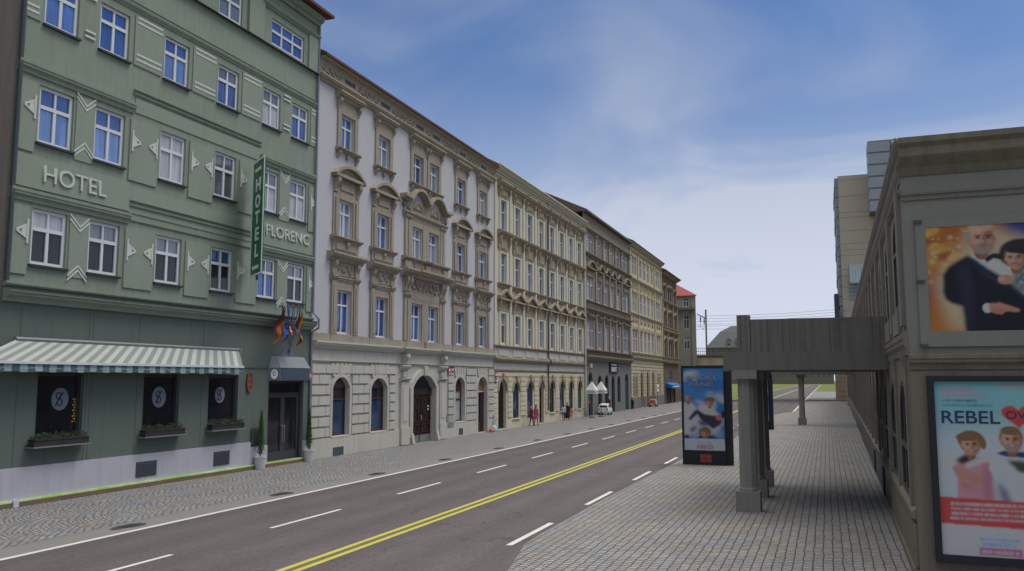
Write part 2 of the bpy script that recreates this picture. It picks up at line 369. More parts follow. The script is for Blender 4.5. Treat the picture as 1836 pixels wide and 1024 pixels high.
# ---------------------------------------------------------------- mesh builder
class MB:
    """collects faces in facade coordinates: u along, d outwards, z up (local x = u, local y = -d)"""
    def __init__(s): s.v = []; s.f = []; s.fm = []; s.mi = 0; s.cuts = []
    def _add(s, pts, faces):
        s.cuts.append((len(s.v), len(s.f)))
        o = len(s.v); s.v += [tuple(p) for p in pts]
        for f in faces: s.f.append([o + i for i in f]); s.fm.append(s.mi)
    def xyz(s, pts, faces): s._add(pts, faces)
    def poly(s, pts): s._add([(u, -d, z) for u, d, z in pts], [list(range(len(pts)))])
    def box(s, u0, u1, d0, d1, z0, z1):
        p = [(u, -d, z) for z in (z0, z1) for d in (d0, d1) for u in (u0, u1)]
        s._add(p, [(0, 2, 3, 1), (4, 5, 7, 6), (0, 1, 5, 4), (2, 6, 7, 3), (0, 4, 6, 2), (1, 3, 7, 5)])
    def extr_u(s, prof, u0, u1):                 # profile [(d, z)] closed
        n = len(prof)
        p = [(u0, -d, z) for d, z in prof] + [(u1, -d, z) for d, z in prof]
        f = [(i, (i + 1) % n, n + (i + 1) % n, n + i) for i in range(n)]
        s._add(p, f + [list(range(n))[::-1], [n + i for i in range(n)]])
    def extr_d(s, out, d0, d1):                  # outline [(u, z)] closed
        n = len(out)
        p = [(u, -d0, z) for u, z in out] + [(u, -d1, z) for u, z in out]
        f = [(i, n + i, n + (i + 1) % n, (i + 1) % n) for i in range(n)]
        s._add(p, f + [list(range(n)), [n + i for i in range(n)][::-1]])
    def band(s, path, t, d0, d1):                # a strip of thickness t below the path [(u, z)]
        for (a, b), (c, e) in zip(path, path[1:]):
            s.extr_d([(a, b), (c, e), (c, e - t), (a, b - t)], d0, d1)
    def ring(s, outer, inner, d0, d1):           # frame between two outlines with the same count
        n = len(outer)
        for d in (d1,):
            p = [(u, -d, z) for u, z in outer] + [(u, -d, z) for u, z in inner]
            s._add(p, [(i, (i + 1) % n, n + (i + 1) % n, n + i) for i in range(n)])
        for o in (outer, inner):
            p = [(u, -d0, z) for u, z in o] + [(u, -d1, z) for u, z in o]
            s._add(p, [(i, (i + 1) % n, n + (i + 1) % n, n + i) for i in range(n)])
    def tube(s, pts, r, n=6, r1=None):           # pts in (u, d, z)
        P = [Vector((u, -d, z)) for u, d, z in pts]; s.cuts.append((len(s.v), len(s.f))); o = len(s.v); r1 = r if r1 is None else r1
        k = len(P)
        for i, p in enumerate(P):
            t = (P[min(i + 1, k - 1)] - P[max(i - 1, 0)]).normalized()
            a = t.cross(Vector((0.31, 0.17, 0.94))).normalized(); b = t.cross(a)
            rr = r + (r1 - r) * i / max(1, k - 1)
            for j in range(n):
                q = p + (a * math.cos(2 * PI * j / n) + b * math.sin(2 * PI * j / n)) * rr
                s.v.append(tuple(q))
        for i in range(k - 1):
            for j in range(n):
                s.f.append([o + i * n + j, o + i * n + (j + 1) % n, o + (i + 1) * n + (j + 1) % n, o + (i + 1) * n + j]); s.fm.append(s.mi)
        s.f.append([o + j for j in range(n)][::-1]); s.fm.append(s.mi)
        s.f.append([o + (k - 1) * n + j for j in range(n)]); s.fm.append(s.mi)
    def lathe(s, u, d, prof, n=20):              # profile [(r, z)]
        s.cuts.append((len(s.v), len(s.f))); o = len(s.v); k = len(prof)
        for r, z in prof:
            for j in range(n): s.v.append((u + r * math.cos(2 * PI * j / n), -d + r * math.sin(2 * PI * j / n), z))
        for i in range(k - 1):
            for j in range(n):
                s.f.append([o + i * n + j, o + i * n + (j + 1) % n, o + (i + 1) * n + (j + 1) % n, o + (i + 1) * n + j]); s.fm.append(s.mi)
        s.f.append([o + j for j in range(n)][::-1]); s.fm.append(s.mi)
        s.f.append([o + (k - 1) * n + j for j in range(n)]); s.fm.append(s.mi)
    def ball(s, u, d, z, ru, rd, rz, n=8, m=5):
        s.cuts.append((len(s.v), len(s.f))); o = len(s.v)
        for i in range(m + 1):
            a = PI * i / m
            for j in range(n):
                b = 2 * PI * j / n
                s.v.append((u + ru * math.sin(a) * math.cos(b), -d + rd * math.sin(a) * math.sin(b), z + rz * math.cos(a)))
        for i in range(m):
            for j in range(n):
                s.f.append([o + i * n + j, o + i * n + (j + 1) % n, o + (i + 1) * n + (j + 1) % n, o + (i + 1) * n + j]); s.fm.append(s.mi)
    def build_each(s, name, mat, parent=None, off=(0, 0, 0), tol=0.02, smooth=False, limit=100):
        """pieces that stand apart from each other become objects of their own"""
        c = s.cuts + [(len(s.v), len(s.f))]; n = len(c) - 1; bx = []
        for i in range(n):
            q = s.v[c[i][0]:c[i + 1][0]]
            bx.append([min(p[k] for p in q) - tol / 2 for k in range(3)] + [max(p[k] for p in q) + tol / 2 for k in range(3)])
        par = list(range(n))
        def root(i):
            while par[i] != i: par[i] = par[par[i]]; i = par[i]
            return i
        order = sorted(range(n), key=lambda i: bx[i][0])
        for a in range(n):
            i = order[a]
            for b in range(a + 1, n):
                j = order[b]
                if bx[j][0] > bx[i][3]: break
                if all(bx[i][k] <= bx[j][k + 3] and bx[j][k] <= bx[i][k + 3] for k in range(3)): par[root(i)] = root(j)
        gr = {}
        for i in range(n): gr.setdefault(root(i), []).append(i)
        if len(gr) > limit: return [s.build(name, mat, parent, off, smooth)]
        res = []
        for ids in gr.values():
            m = MB()
            for i in sorted(ids):
                v0, f0 = c[i]; o = len(m.v) - v0; m.v += s.v[v0:c[i + 1][0]]
                for f in range(f0, c[i + 1][1]): m.f.append([x + o for x in s.f[f]]); m.fm.append(s.fm[f])
            res.append(m.build(name, mat, parent, off, smooth))
        return res
    def build(s, name, mat, parent=None, off=(0, 0, 0), smooth=False, weld=True):
        me = bpy.data.meshes.new(name)
        me.from_pydata([(x - off[0], y - off[1], z - off[2]) for x, y, z in s.v], [], s.f)
        mats = mat if isinstance(mat, (list, tuple)) else [mat]
        for q in mats: me.materials.append(M[q])
        for p, i in zip(me.polygons, s.fm): p.material_index = min(i, len(mats) - 1); p.use_smooth = smooth
        b = bmesh.new(); b.from_mesh(me)
        if weld: bmesh.ops.remove_doubles(b, verts=b.verts, dist=0.0004)
        bmesh.ops.recalc_face_normals(b, faces=b.faces)
        b.to_mesh(me); b.free()
        o = bpy.data.objects.new(name, me); COL.objects.link(o)
        if parent is not None: o.parent = parent
        return o
def arc(u0, u1, zs, rise, n=12):
    """points of an arch from (u0, zs) over the crown to (u1, zs)"""
    c, w = (u0 + u1) / 2, (u1 - u0) / 2
    r = (w * w + rise * rise) / (2 * rise); zc = zs + rise - r
    a0 = math.acos(max(-1, min(1, -w / r))) if rise <= w else PI
    a0 = math.atan2(zs - zc, -w); a1 = math.atan2(zs - zc, w)
    if a0 < 0: a0 += 2 * PI
    return [(c + r * math.cos(a0 + (a1 - a0) * i / n), zc + r * math.sin(a0 + (a1 - a0) * i / n)) for i in range(n + 1)]
def thing(name, label, cat, loc=(0, 0, 0), rotz=0.0, group=None):
    o = bpy.data.objects.new(name, None); COL.objects.link(o)
    o.location = loc; o.rotation_euler = (0, 0, rotz); o.empty_display_size = 0.3
    o['label'] = label; o['category'] = cat
    if group: o['group'] = group
    return o
def structure(o): o['kind'] = 'structure'; return o
def copy_thing(src, loc, rotz=None, label=None):
    r = src.copy(); COL.objects.link(r); r.location = loc
    if rotz is not None: r.rotation_euler = (0, 0, rotz)
    if label: r['label'] = label
    for ch in list(src.children):
        c = ch.copy(); COL.objects.link(c); c.parent = r
        for g in list(ch.children):
            k = g.copy(); COL.objects.link(k); k.parent = c
    return r
def text_mesh(name, body, size, mat, parent, u, d, z, depth=0.02, width=None, centre=False, vertical_scale=1.0, off=(0, 0, 0), xdir=(1, 0), bold=0.0):
    """lettering standing on a wall: left foot of the first letter (or centre) at (u, d, z); xdir turns it about z"""
    cu = bpy.data.curves.new(name, 'FONT'); cu.body = body; cu.size = size; cu.extrude = depth / 2; cu.offset = bold
    if centre: cu.align_x = 'CENTER'
    t = bpy.data.objects.new(name, cu); COL.objects.link(t)
    dg = bpy.context.evaluated_depsgraph_get()
    me = bpy.data.meshes.new_from_object(t.evaluated_get(dg))
    bpy.data.objects.remove(t)
    xs = [v.co.x for v in me.vertices] or [0, 1]
    k = 1.0 if width is None else width / (max(xs) - min(xs))
    x0 = min(xs) if not centre else 0.0
    for v in me.vertices:
        x, y, zz = v.co
        lx = (x - x0) * k; ld = d + zz + depth / 2
        v.co = (u + lx * xdir[0] - off[0], -ld + lx * xdir[1] - off[1], z + y * vertical_scale - off[2])
    me.name = name; me.materials.clear(); me.materials.append(M[mat])
    o = bpy.data.objects.new(name, me); COL.objects.link(o)
    if parent is not None: o.parent = parent
    return o

# ---------------------------------------------------------------- facade pieces
def wall(mb, u0, u1, z0, z1, ops=(), d=0.0, depth=0.34):
    """a wall sheet with real openings; ops = (u0, u1, z0, z1, rise)"""
    us = sorted({u0, u1} | {round(x, 4) for o in ops for x in (o[0], o[1]) if u0 < x < u1})
    zs = sorted({z0, z1} | {round(x, 4) for o in ops for x in (o[2], o[3]) if z0 < x < z1})
    def inside(a, b): return any(o[0] - 1e-3 < a < o[1] + 1e-3 and o[2] - 1e-3 < b < o[3] + 1e-3 for o in ops)
    for i in range(len(us) - 1):
        for j in range(len(zs) - 1):
            if inside((us[i] + us[i + 1]) / 2, (zs[j] + zs[j + 1]) / 2): continue
            mb.poly([(us[i], d, zs[j]), (us[i + 1], d, zs[j]), (us[i + 1], d, zs[j + 1]), (us[i], d, zs[j + 1])])
    for o in ops:
        a, b, c, e = o[:4]; rise = o[4] if len(o) > 4 else 0
        di = d - depth
        if rise:
            zsp = e - rise; ar = arc(a, b, zsp, rise)
            for (x0, y0), (x1, y1) in zip(ar, ar[1:]):
                mb.poly([(x0, d, y0), (x1, d, y1), (x1, d, e), (x0, d, e)])
                mb.poly([(x0, d, y0), (x0, di, y0), (x1, di, y1), (x1, d, y1)])
        else:
            zsp = e
            mb.poly([(a, d, e), (b, d, e), (b, di, e), (a, di, e)])
        mb.poly([(a, d, c), (a, di, c), (a, di, zsp), (a, d, zsp)])
        mb.poly([(b, d, c), (b, d, zsp), (b, di, zsp), (b, di, c)])
        if c > z0 + 0.02: mb.poly([(a, d, c), (b, d, c), (b, di, c), (a, di, c)])
CORN = [(0, 0), (0.3, 0), (0.42, 0.3), (0.85, 0.5), (0.85, 0.68), (1, 0.74), (1, 1.0), (0, 1.08)]
def mould(mb, u0, u1, z, h, d, back=-0.02, prof=CORN):
    mb.extr_u([(back if x == 0 else x * d, z + y * h) for x, y in prof], u0, u1)
def outline(a, b, c, e, rise):
    if rise: return [(a, c)] + arc(a, b, e - rise, rise) + [(b, c)]
    return [(a, c), (a, e), (b, e), (b, c)]
def pick(opts):
    return random.choices([o[0] for o in opts], [o[1] for o in opts])[0]
MIX = [("glass_blue", 4), ("glass_deep", 3), ("glass_curtain", 2.2), ("glass_grey", 1.5)]
def window(parent, off, a, b, c, e, rise=0, frame="white_frame", panes=MIX, cols=2, transom=0.68, d=-0.2, bar=0.07, sill=None, extra=None, name="window"):
    """frame with bars as the part; glass, sill and stone surround as its sub-parts"""
    g = 0.004
    a0, b0, c0, e0 = a + g, b - g, c + g, e - g
    mb = MB()
    o = outline(a0, b0, c0, e0, rise); i = outline(a0 + bar, b0 - bar, c0 + bar, e0 - bar, max(rise - bar * 0.6, 0.05) if rise else 0)
    mb.ring(o, i, d - 0.03, d + 0.05)
    w = b0 - a0; zt = c0 + (e0 - c0) * transom if transom else None
    if zt: mb.box(a0 + bar, b0 - bar, d - 0.02, d + 0.055, zt - bar * 0.55, zt + bar * 0.55)
    for k in range(1, cols):
        x = a0 + w * k / cols
        if zt:
            mb.box(x - bar * 0.5, x + bar * 0.5, d - 0.02, d + 0.048, c0 + bar, zt - bar * 0.56)
            mb.box(x - bar * 0.35, x + bar * 0.35, d - 0.02, d + 0.048, zt + bar * 0.56, e0 - bar)
        else:
            mb.box(x - bar * 0.5, x + bar * 0.5, d - 0.02, d + 0.048, c0 + bar, e0 - bar)
    f = mb.build(name, frame, parent, off)
    two = isinstance(panes, tuple)
    pm = panes if isinstance(panes, str) else panes[0] if two else pick(panes)
    gb = MB()
    if zt and not isinstance(panes, str):
        gb.poly([(x, d, z) for x, z in [(a0, c0), (a0, zt), (b0, zt), (b0, c0)]])
        gb.mi = 1
        up = outline(a0, b0, zt, e0, rise)
        gb.poly([(x, d, z) for x, z in up])
        pu = panes[1] if two else pm if random.random() < 0.6 else pick(panes)
        gb.build("pane", [pm, pu], f, off)
    else:
        gb.poly([(x, d, z) for x, z in o]); gb.build("pane", pm, f, off)
    if sill:
        sb = MB(); sb.box(a - 0.06, b + 0.06, -0.16, 0.10, c - 0.07, c - 0.005); sb.build("sill", sill, f, off)
    for nm, mt, fn in (extra or ()):
        xb = MB(); fn(xb); xb.build(nm, mt, f, off)
    return f
def roof(parent, off, u0, u1, z, mat, over=0.5, run=6.0, rise=3.4, thick=0.22, uo=0.1):
    mb = MB()
    mb.extr_u([(over, z), (over, z + thick), (-run, z + thick + rise), (-2 * run, z + thick), (-2 * run, z)], u0 - uo, u1 + uo)
    return mb.build("roof", mat, parent, off)
def body(parent, off, u0, u1, z1, mat, depth=12.0, d=-0.5):
    mb = MB(); mb.box(u0 + 0.01, u1 - 0.01, -depth, d, 0.02, z1)
    return mb.build("rear_wall", mat, parent, off)
def rustic(mb, u0, u1, z0, z1, ch, ops, margin, d=0.07, gap=0.055, joint=1.15, vj=True):
    k = 0; z = z0
    while z + ch * 0.6 < z1:
        a, b = z, min(z + ch - gap, z1)
        segs = [(u0, u1)]
        for o in ops:
            if o[3] + margin * 0.6 < a or o[2] - 0.02 > b: continue
            lo, hi = o[0] - margin, o[1] + margin
            if len(o) > 4 and o[4] and a > o[3] - o[4] * 0.9: lo += 0.0; hi -= 0.0
            ns = []
            for x, y in segs:
                if hi <= x or lo >= y: ns.append((x, y)); continue
                if lo > x: ns.append((x, lo))
                if hi < y: ns.append((hi, y))
            segs = ns
        for x, y in segs:
            if y - x < 0.12: continue
            cuts = [x]
            if vj and y - x > 0.8:
                c = x + (0.5 if k % 2 else 1.0) * joint
                while c < y - 0.35: cuts.append(c); c += joint
            cuts.append(y)
            for p, q in zip(cuts, cuts[1:]):
                mb.box(p + (0.02 if p != x else 0), q - (0.02 if q != y else 0), -0.02, d, a, b)
        z += ch; k += 1
def archivolt(mb, a, b, zs, rise, t, d0=-0.02, d1=0.1, leg=None):
    i = arc(a, b, zs, rise); o = arc(a - t, b + t, zs, rise + t)
    for k in range(len(i) - 1): mb.extr_d([i[k], i[k + 1], o[k + 1], o[k]], d0, d1)
    if leg is not None:
        mb.box(a - t, a - 0.003, d0, d1, leg, zs); mb.box(b + 0.003, b + t, d0, d1, leg, zs)
def relief(mb, u0, u1, z0, z1, d, seed, dens=7):
    rnd = random.Random(seed); n = int((u1 - u0) * dens)
    for i in range(n):
        u = u0 + (u1 - u0) * (i + 0.5) / n; t = (i % 5) / 4
        zc = z0 + (z1 - z0) * (0.5 + 0.28 * math.sin(i * 1.9))
        r = (z1 - z0) * rnd.uniform(0.13, 0.24)
        mb.ball(u, d, zc, r * rnd.uniform(0.8, 1.5), 0.06, r, 6, 4)
def console(mb, u, w, z0, z1, d):
    mb.extr_u([(-0.02, z1), (d, z1), (d * 0.95, z1 - (z1 - z0) * 0.3), (d * 0.4, z1 - (z1 - z0) * 0.75), (d * 0.35, z0), (-0.02, z0)], u - w / 2, u + w / 2)
def pediment_arc(mb, c, w, z, rise, d=0.3, t=0.16):
    pts = arc(c - w / 2, c + w / 2, z, rise, 14)
    mb.band(pts, t, -0.02, d)
    mb.extr_d([(c - w / 2 + 0.05, z)] + [(x, y - t) for x, y in pts[2:-2]] + [(c + w / 2 - 0.05, z)], -0.02, d * 0.35)
    mb.box(c - w / 2, c + w / 2, -0.02, d * 0.9, z - 0.14, z)
def pediment_tri(mb, c, w, z, rise, d=0.28, t=0.15):
    mb.band([(c - w / 2, z + t), (c, z + rise), (c + w / 2, z + t)], t, -0.02, d)
    mb.extr_d([(c - w / 2 + 0.1, z), (c, z + rise - t * 1.2), (c + w / 2 - 0.1, z)], -0.02, d * 0.3)
    mb.box(c - w / 2, c + w / 2, -0.02, d * 0.92, z - 0.12, z)

# ================================================================= ground, road, pavements
def sheet(name, mat, pts, z, parent=None):
    """flat sheet in the street frame: pts (along, across)"""
    mb = MB(); mb.xyz([(al, -ac, z) for al, ac in pts], [list(range(len(pts)))])
    o = mb.build(name, mat, parent)
    if parent is None:
        o.location = S(0, 0); o.rotation_euler = (0, 0, ROT_STREET)
    return o
def strips(name, mat, rects, z, parent):
    mb = MB()
    for a0, a1, c0, c1 in rects: mb.xyz([(a0, -c0, z), (a1, -c0, z), (a1, -c1, z), (a0, -c1, z)], [(0, 1, 2, 3)])
    return mb.build(name, mat, parent)
structure(sheet("ground", "grass", [(-300, -900), (1700, -900), (1700, 900), (-300, 900)], 0.0))
road = structure(sheet("road", "asphalt", [(-60, 5.9), (560, 5.9), (560, 18.3), (66, 18.3), (66, 17.0), (-60, 17.0)], 0.006))
strips("edge_line", "road_white", [(-60, 560, 5.96, 6.12)], 0.010, road)
strips("edge_line", "road_white", [(66.5, 560, 18.0, 18.2)], 0.010, road)
strips("centre_line", "road_yellow", [(-60, 560, 11.80, 11.94)], 0.010, road)
strips("centre_line", "road_yellow", [(-60, 560, 12.10, 12.24)], 0.010, road)
strips("worn_paint_strip", "road_worn", [(-60, 560, 11.945, 12.095)], 0.009, road)
for k in range(-4, 22):
    a = -14.93 + 6.56 * k
    strips("lane_dash", "road_white", [(a, a + 3.2, 8.83, 8.95)], 0.010, road)
for k in range(-4, 12):
    a = -14.97 + 6.42 * k
    strips("lane_dash", "road_white", [(a, a + 3.08, 15.00, 15.14)], 0.010, road)
strips("viaduct_shadow_bar", "patch_dark", [(104, 107, 12.6, 17.9)], 0.009, road)  # dark bars painted on the road for the viaduct's shadow lines
strips("viaduct_shadow_bar", "patch_dark", [(112, 115, 11.4, 17.9)], 0.009, road)
pv = structure(sheet("pavement_left", "setts_fan", [(-60, -0.6), (112, -0.6), (112, 5.05), (-60, 5.05)], 0.012))
structure(sheet("gutter", "gutter_asphalt", [(-60, 5.0), (112, 5.0), (112, 5.95), (-60, 5.95)], 0.008))
edge = [(-60, 16.6), (-17.3, 15.92), (-14.79, 15.36), (-13.65, 15.30), (-7.7, 15.26), (6.8, 15.42), (19.5, 16.24), (40, 16.4), (59.9, 16.6), (66.8, 17.95), (72, 18.3), (117, 18.3)]
structure(sheet("pavement_right", "setts_rows", edge + [(117, 25.5), (-60, 25.5)], 0.014))
structure(sheet("pavement_right_far", "setts_rows", [(126, 18.3), (236, 18.6), (236, 26), (126, 26)], 0.014))
structure(sheet("kerb_shadow_strip", "patch_dark", [(116.5, 18.3), (126.5, 18.3), (126.5, 25.5), (116.5, 25.5)], 0.010))  # dark strip painted in for the kerb's shadow between the pavements

# iron gully grates in the gutter, each with a dark stain round it
gr = thing("drain_grate", "", "drain", S(0, 5.45, 0.0), ROT_STREET, "gully grates along the left kerb line")
mb = MB(); mb.box(-0.28, 0.28, -0.15, 0.15, 0.009, 0.022)
for k in range(5): mb.box(-0.25 + 0.1 * k, -0.195 + 0.1 * k, -0.14, 0.14, 0.022, 0.030)
mb.build("grating", "iron", gr)
mb = MB()
rnd = random.Random(3)
pts = [(0.62 * math.cos(a) * rnd.uniform(0.55, 1.2), 0.24 * math.sin(a) * rnd.uniform(0.6, 1.2)) for a in [2 * PI * i / 18 for i in range(18)]]
mb.xyz([(x, y, 0.0165) for x, y in pts], [list(range(18))]); mb.build("stain", "patch_dark", gr)
gspots = [-15.9, -9.6, -3.5, 2.7, 9.4, 15.9, 22.1, 28.2, 34.4, 40.9, 47.2, 52.9, 58.0]
gwhere = ["in front of the first restaurant window from the left", "in front of the middle restaurant window", "in front of the hotel door", "in front of the left arched shop window of the white house",
          "in front of the brown carriage door", "in front of the narrow shop window past the brown carriage door", "where the white and the yellow house meet", "in front of the two people in red and pink",
          "in front of the middle of the yellow house", "in front of the three passers-by at the yellow house", "where the yellow and the grey-brown house meet", "in front of the white parasols", "in front of the black restaurant board"]
for i, (a, w) in enumerate(zip(gspots, gwhere)):
    lab = "iron gully grate " + w
    if i == 0: gr.location = S(a, 5.45); gr['label'] = lab
    else: copy_thing(gr, S(a, 5.45), None, lab)

# ================================================================= the green hotel
H0 = -15.37
hotel = thing("hotel_building", "green hotel with white zigzag ornament and HOTEL lettering, nearest house on the left", "hotel", LF(H0, 0), ROT_LEFT)
off = (H0, 0, 0)
cols = [(-14.53, -13.28), (-12.45, -11.19), (-9.55, -8.28), (-6.66, -5.40), (-3.80, -2.57), (-1.70, -0.43)]
rows = [(6.95, 8.62), (10.60, 12.35), (14.25, 15.84)]
ops = [(a, b, c, e) for a, b in cols for c, e in rows] + [(-6.76, -5.34, 17.83, 19.15), (-3.37, -0.91, 17.90, 19.05)]
ops += [(a, b, 17.83, 19.1) for a, b in cols[:3]]
gops = [(-14.0, -12.32, 1.86, 3.79), (-9.81, -8.08, 1.84, 3.77), (-6.53, -4.80, 1.96, 3.76), (-2.81, -0.26, 0.20, 3.53)]
mb = MB(); wall(mb, H0, 0.25, 5.95, 20.5, ops)
# the attic edge, side returns
mb.build("wall", "hotel_green", hotel, off)
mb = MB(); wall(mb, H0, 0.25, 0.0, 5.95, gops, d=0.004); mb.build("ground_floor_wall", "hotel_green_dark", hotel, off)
body(hotel, off, H0, 0.25, 20.4, "hotel_green")
mb = MB()
segs = [(H0 - 0.0, -3.95), (-3.94, -2.83), (-0.25, 0.25)]
mb.box(H0, -3.95, -0.01, 0.05, 0.14, 1.10); mb.box(-3.94, -2.83, -0.01, 0.05, 0.14, 0.90); mb.box(-0.25, 0.25, -0.01, 0.05, 0.14, 0.90)
mb.build_each("plinth", "hotel_plinth", hotel, off)
for i, (a, b) in enumerate(cols):
    for j, (c, e) in enumerate(rows):
        pans = {0: [("glass_curtain", 3), ("glass_dark", 3), ("glass_grey", 2), ("glass_blue", 1)], 1: [("glass_blue", 5), ("glass_curtain", 2)], 2: [("glass_deep", 4), ("glass_blue", 2), ("glass_curtain", 1)]}[j]
        pans = {0: [("glass_dark", "glass_curtain"), ("glass_dark", "glass_grey"), ("glass_dark", "glass_grey"), ("glass_dark", "glass_blue"), ("glass_deep", "glass_grey"), ("glass_dark", "glass_grey")],
                1: [("glass_blue", "glass_deep"), ("glass_blue", "glass_deep"), ("glass_curtain", "glass_curtain"), ("glass_grey", "glass_grey"), ("glass_curtain", "glass_grey"), ("glass_curtain", "glass_grey")],
                2: [("glass_blue", "glass_deep"), ("glass_deep", "glass_deep"), ("glass_blue", "glass_deep"), ("glass_deep", "glass_grey"), ("glass_curtain", "glass_grey"), ("glass_deep", "glass_grey")]}[j][i]
        window(hotel, off, a, b, c, e, panes=pans, transom=0.64, d=-0.12, bar=0.10, sill="dark_metal")
window(hotel, off, -6.76, -5.34, 17.83, 19.15, panes=[("glass_grey", 1)], transom=0.6, d=-0.12, bar=0.10)
window(hotel, off, -3.37, -0.91, 17.90, 19.05, panes=[("glass_deep", 1)], transom=0.55, cols=3, d=-0.12, bar=0.10)
for a, b in cols[:3]: window(hotel, off, a, b, 17.83, 19.1, panes=[("glass_grey", 1)], transom=0.6, d=-0.12, bar=0.10)
# raised plaster fields, mouldings and ledges
mb = MB()
gaps = [(-15.28, -14.66), (-10.98, -9.70), (-8.10, -6.80), (-5.22, -3.95), (-0.28, 0.16)]
for c, e in ((6.62, 8.62), (10.25, 12.35)):
    for a, b in gaps: mb.box(a, b, -0.01, 0.045, c, e)
for a, b in gaps: mb.box(a, b, -0.01, 0.035, 14.25, 15.98)
mb.box(-15.30, -10.90, -0.01, 0.06, 9.18, 10.15); mb.box(-3.92, 0.18, -0.01, 0.06, 9.18, 10.15)
mb.box(-10.9 + 0.01, -3.93, -0.01, 0.025, 9.15, 10.05); mb.box(-10.8, -3.9, -0.01, 0.03, 12.62, 13.12)
mb.box(-13.2, -12.5, -0.01, 0.03, 6.72, 8.62); mb.box(-13.2, -12.5, -0.01, 0.03, 10.4, 12.45)
mb.box(-2.50, -1.78, -0.01, 0.03, 6.72, 8.62); mb.box(-2.50, -1.78, -0.01, 0.03, 10.4, 12.45)
mb.box(-5.0, -4.0, -0.01, 0.10, 17.78, 19.6); mb.box(-0.6, 0.2, -0.01, 0.07, 17.78, 19.4)
mb.build_each("raised_panel", "hotel_green_light", hotel, off)
mb = MB()
for a, b in ((H0 + 0.02, -10.86), (-3.92, 0.22)):
    for z in (8.76, 12.55): mould(mb, a, b, z, 0.34, 0.16)
mould(mb, H0 + 0.02, 0.22, 6.18, 0.16, 0.15); mould(mb, H0 + 0.02, 0.22, 5.80, 0.36, 0.34)
mould(mb, H0 + 0.02, 0.22, 16.12, 0.20, 0.10); mould(mb, H0 + 0.02, 0.22, 16.36, 0.08, 0.06)
mould(mb, -10.9, -3.88, 13.18, 0.10, 0.07); mould(mb, -10.9, -3.88, 13.32, 0.08, 0.09); mould(mb, -10.9, -3.92, 9.32, 0.12, 0.08); mould(mb, -10.9, -3.92, 9.50, 0.08, 0.10)
mould(mb, -10.9, -3.92, 8.86, 0.06, 0.05)
mould(mb, -4.1, 0.24, 19.35, 0.22, 0.16); mould(mb, -4.1, 0.24, 20.05, 0.4, 0.35); mould(mb, H0 + 0.02, -4.11, 19.9, 0.5, 0.35)
mb.build_each("cornice", "hotel_green", hotel, off)
mb = MB(); mb.extr_u([(0, 17.74), (0.16, 17.70), (0.16, 17.73), (0, 17.79)], H0 + 0.02, 0.24)
mb.extr_u([(0, 5.99 + 0.18), (0.38, 6.165), (0.38, 6.18), (0, 6.20)], H0 + 0.02, 0.24)
mb.build_each("ledge_flashing", "dark_metal", hotel, off)
# white stucco ornament
mb = MB()
sgaps = [(-15.24, -14.72), (-13.08, -12.62), (-10.92, -9.68), (-8.04, -6.82), (-5.16, -3.98), (-2.42, -1.86), (-0.24, 0.16)]
for a, b in sgaps:
    for z in (14.42, 14.60, 15.72, 15.90): mb.box(a + 0.03, b - 0.03, 0.03, 0.048, z, z + 0.07)
mb.build_each("stripe_ornament", "white_paint", hotel, off, tol=0.12)
mb = MB()
for a, b in ((-13.24, -12.46), (-2.52, -1.74)):
    for z, up in ((8.55, -1), (6.78, 1), (12.42, -1), (10.68, 1)):
        for dz in (0, 0.14 * (-up)):
            p = [(a + 0.02, z), (a + (b - a) * 0.24, z), (a + (b - a) * 0.54, z + up * 0.36), (b - 0.02, z + up * 0.06)]
            p = [(a + 0.02, z + dz), ((a + b) / 2 + 0.02, z + up * 0.34 + dz), (b - 0.02, z + 0.02 * up + dz)]
            mb.band(p, 0.06, 0.025, 0.045)
mb.build_each("zigzag_ornament", "white_paint", hotel, off, tol=0.1)
for (u, dr) in ((-14.74, -1), (-10.86, 1), (-9.80, -1), (-7.96, 1), (-6.92, -1), (-5.10, 1), (-4.05, -1), (-0.10, 1)):
    for zc in (7.88, 11.60):
        if u == -4.05: continue
        mb = MB(); w = 0.06
        mb.box(min(u, u - dr * w), max(u, u - dr * w), 0.04, 0.08, zc - 0.36, zc + 0.36)
        a = sorted([u, u + dr * 0.34])
        mb.band([(u, zc + 0.22), (u + dr * 0.34, zc + 0.03)], 0.07, 0.04, 0.07)
        mb.band([(u, zc - 0.15), (u + dr * 0.34, zc + 0.03)], 0.07, 0.04, 0.072)
        mb.extr_d([(u, zc + 0.14)] + [(u + dr * 0.17 * math.sin(t), zc + 0.14 * math.cos(t)) for t in [PI * k / 6 for k in range(1, 6)]] + [(u, zc - 0.14)], 0.04, 0.066)
        mb.build("arrow_ornament", "white_paint", hotel, off)
text_mesh("hotel_lettering", "HOTEL", 0.72, "letter_grey", hotel, -14.30, 0.06, 9.44, 0.05, width=2.38, off=off)
text_mesh("name_lettering", "FLORENC", 0.66, "letter_grey", hotel, -3.43, 0.06, 9.59, 0.05, width=3.16, off=off)
roof(hotel, off, H0, 0.25, 20.5, "red_tile", over=0.65, run=7, rise=4, thick=0.13, uo=0.30)
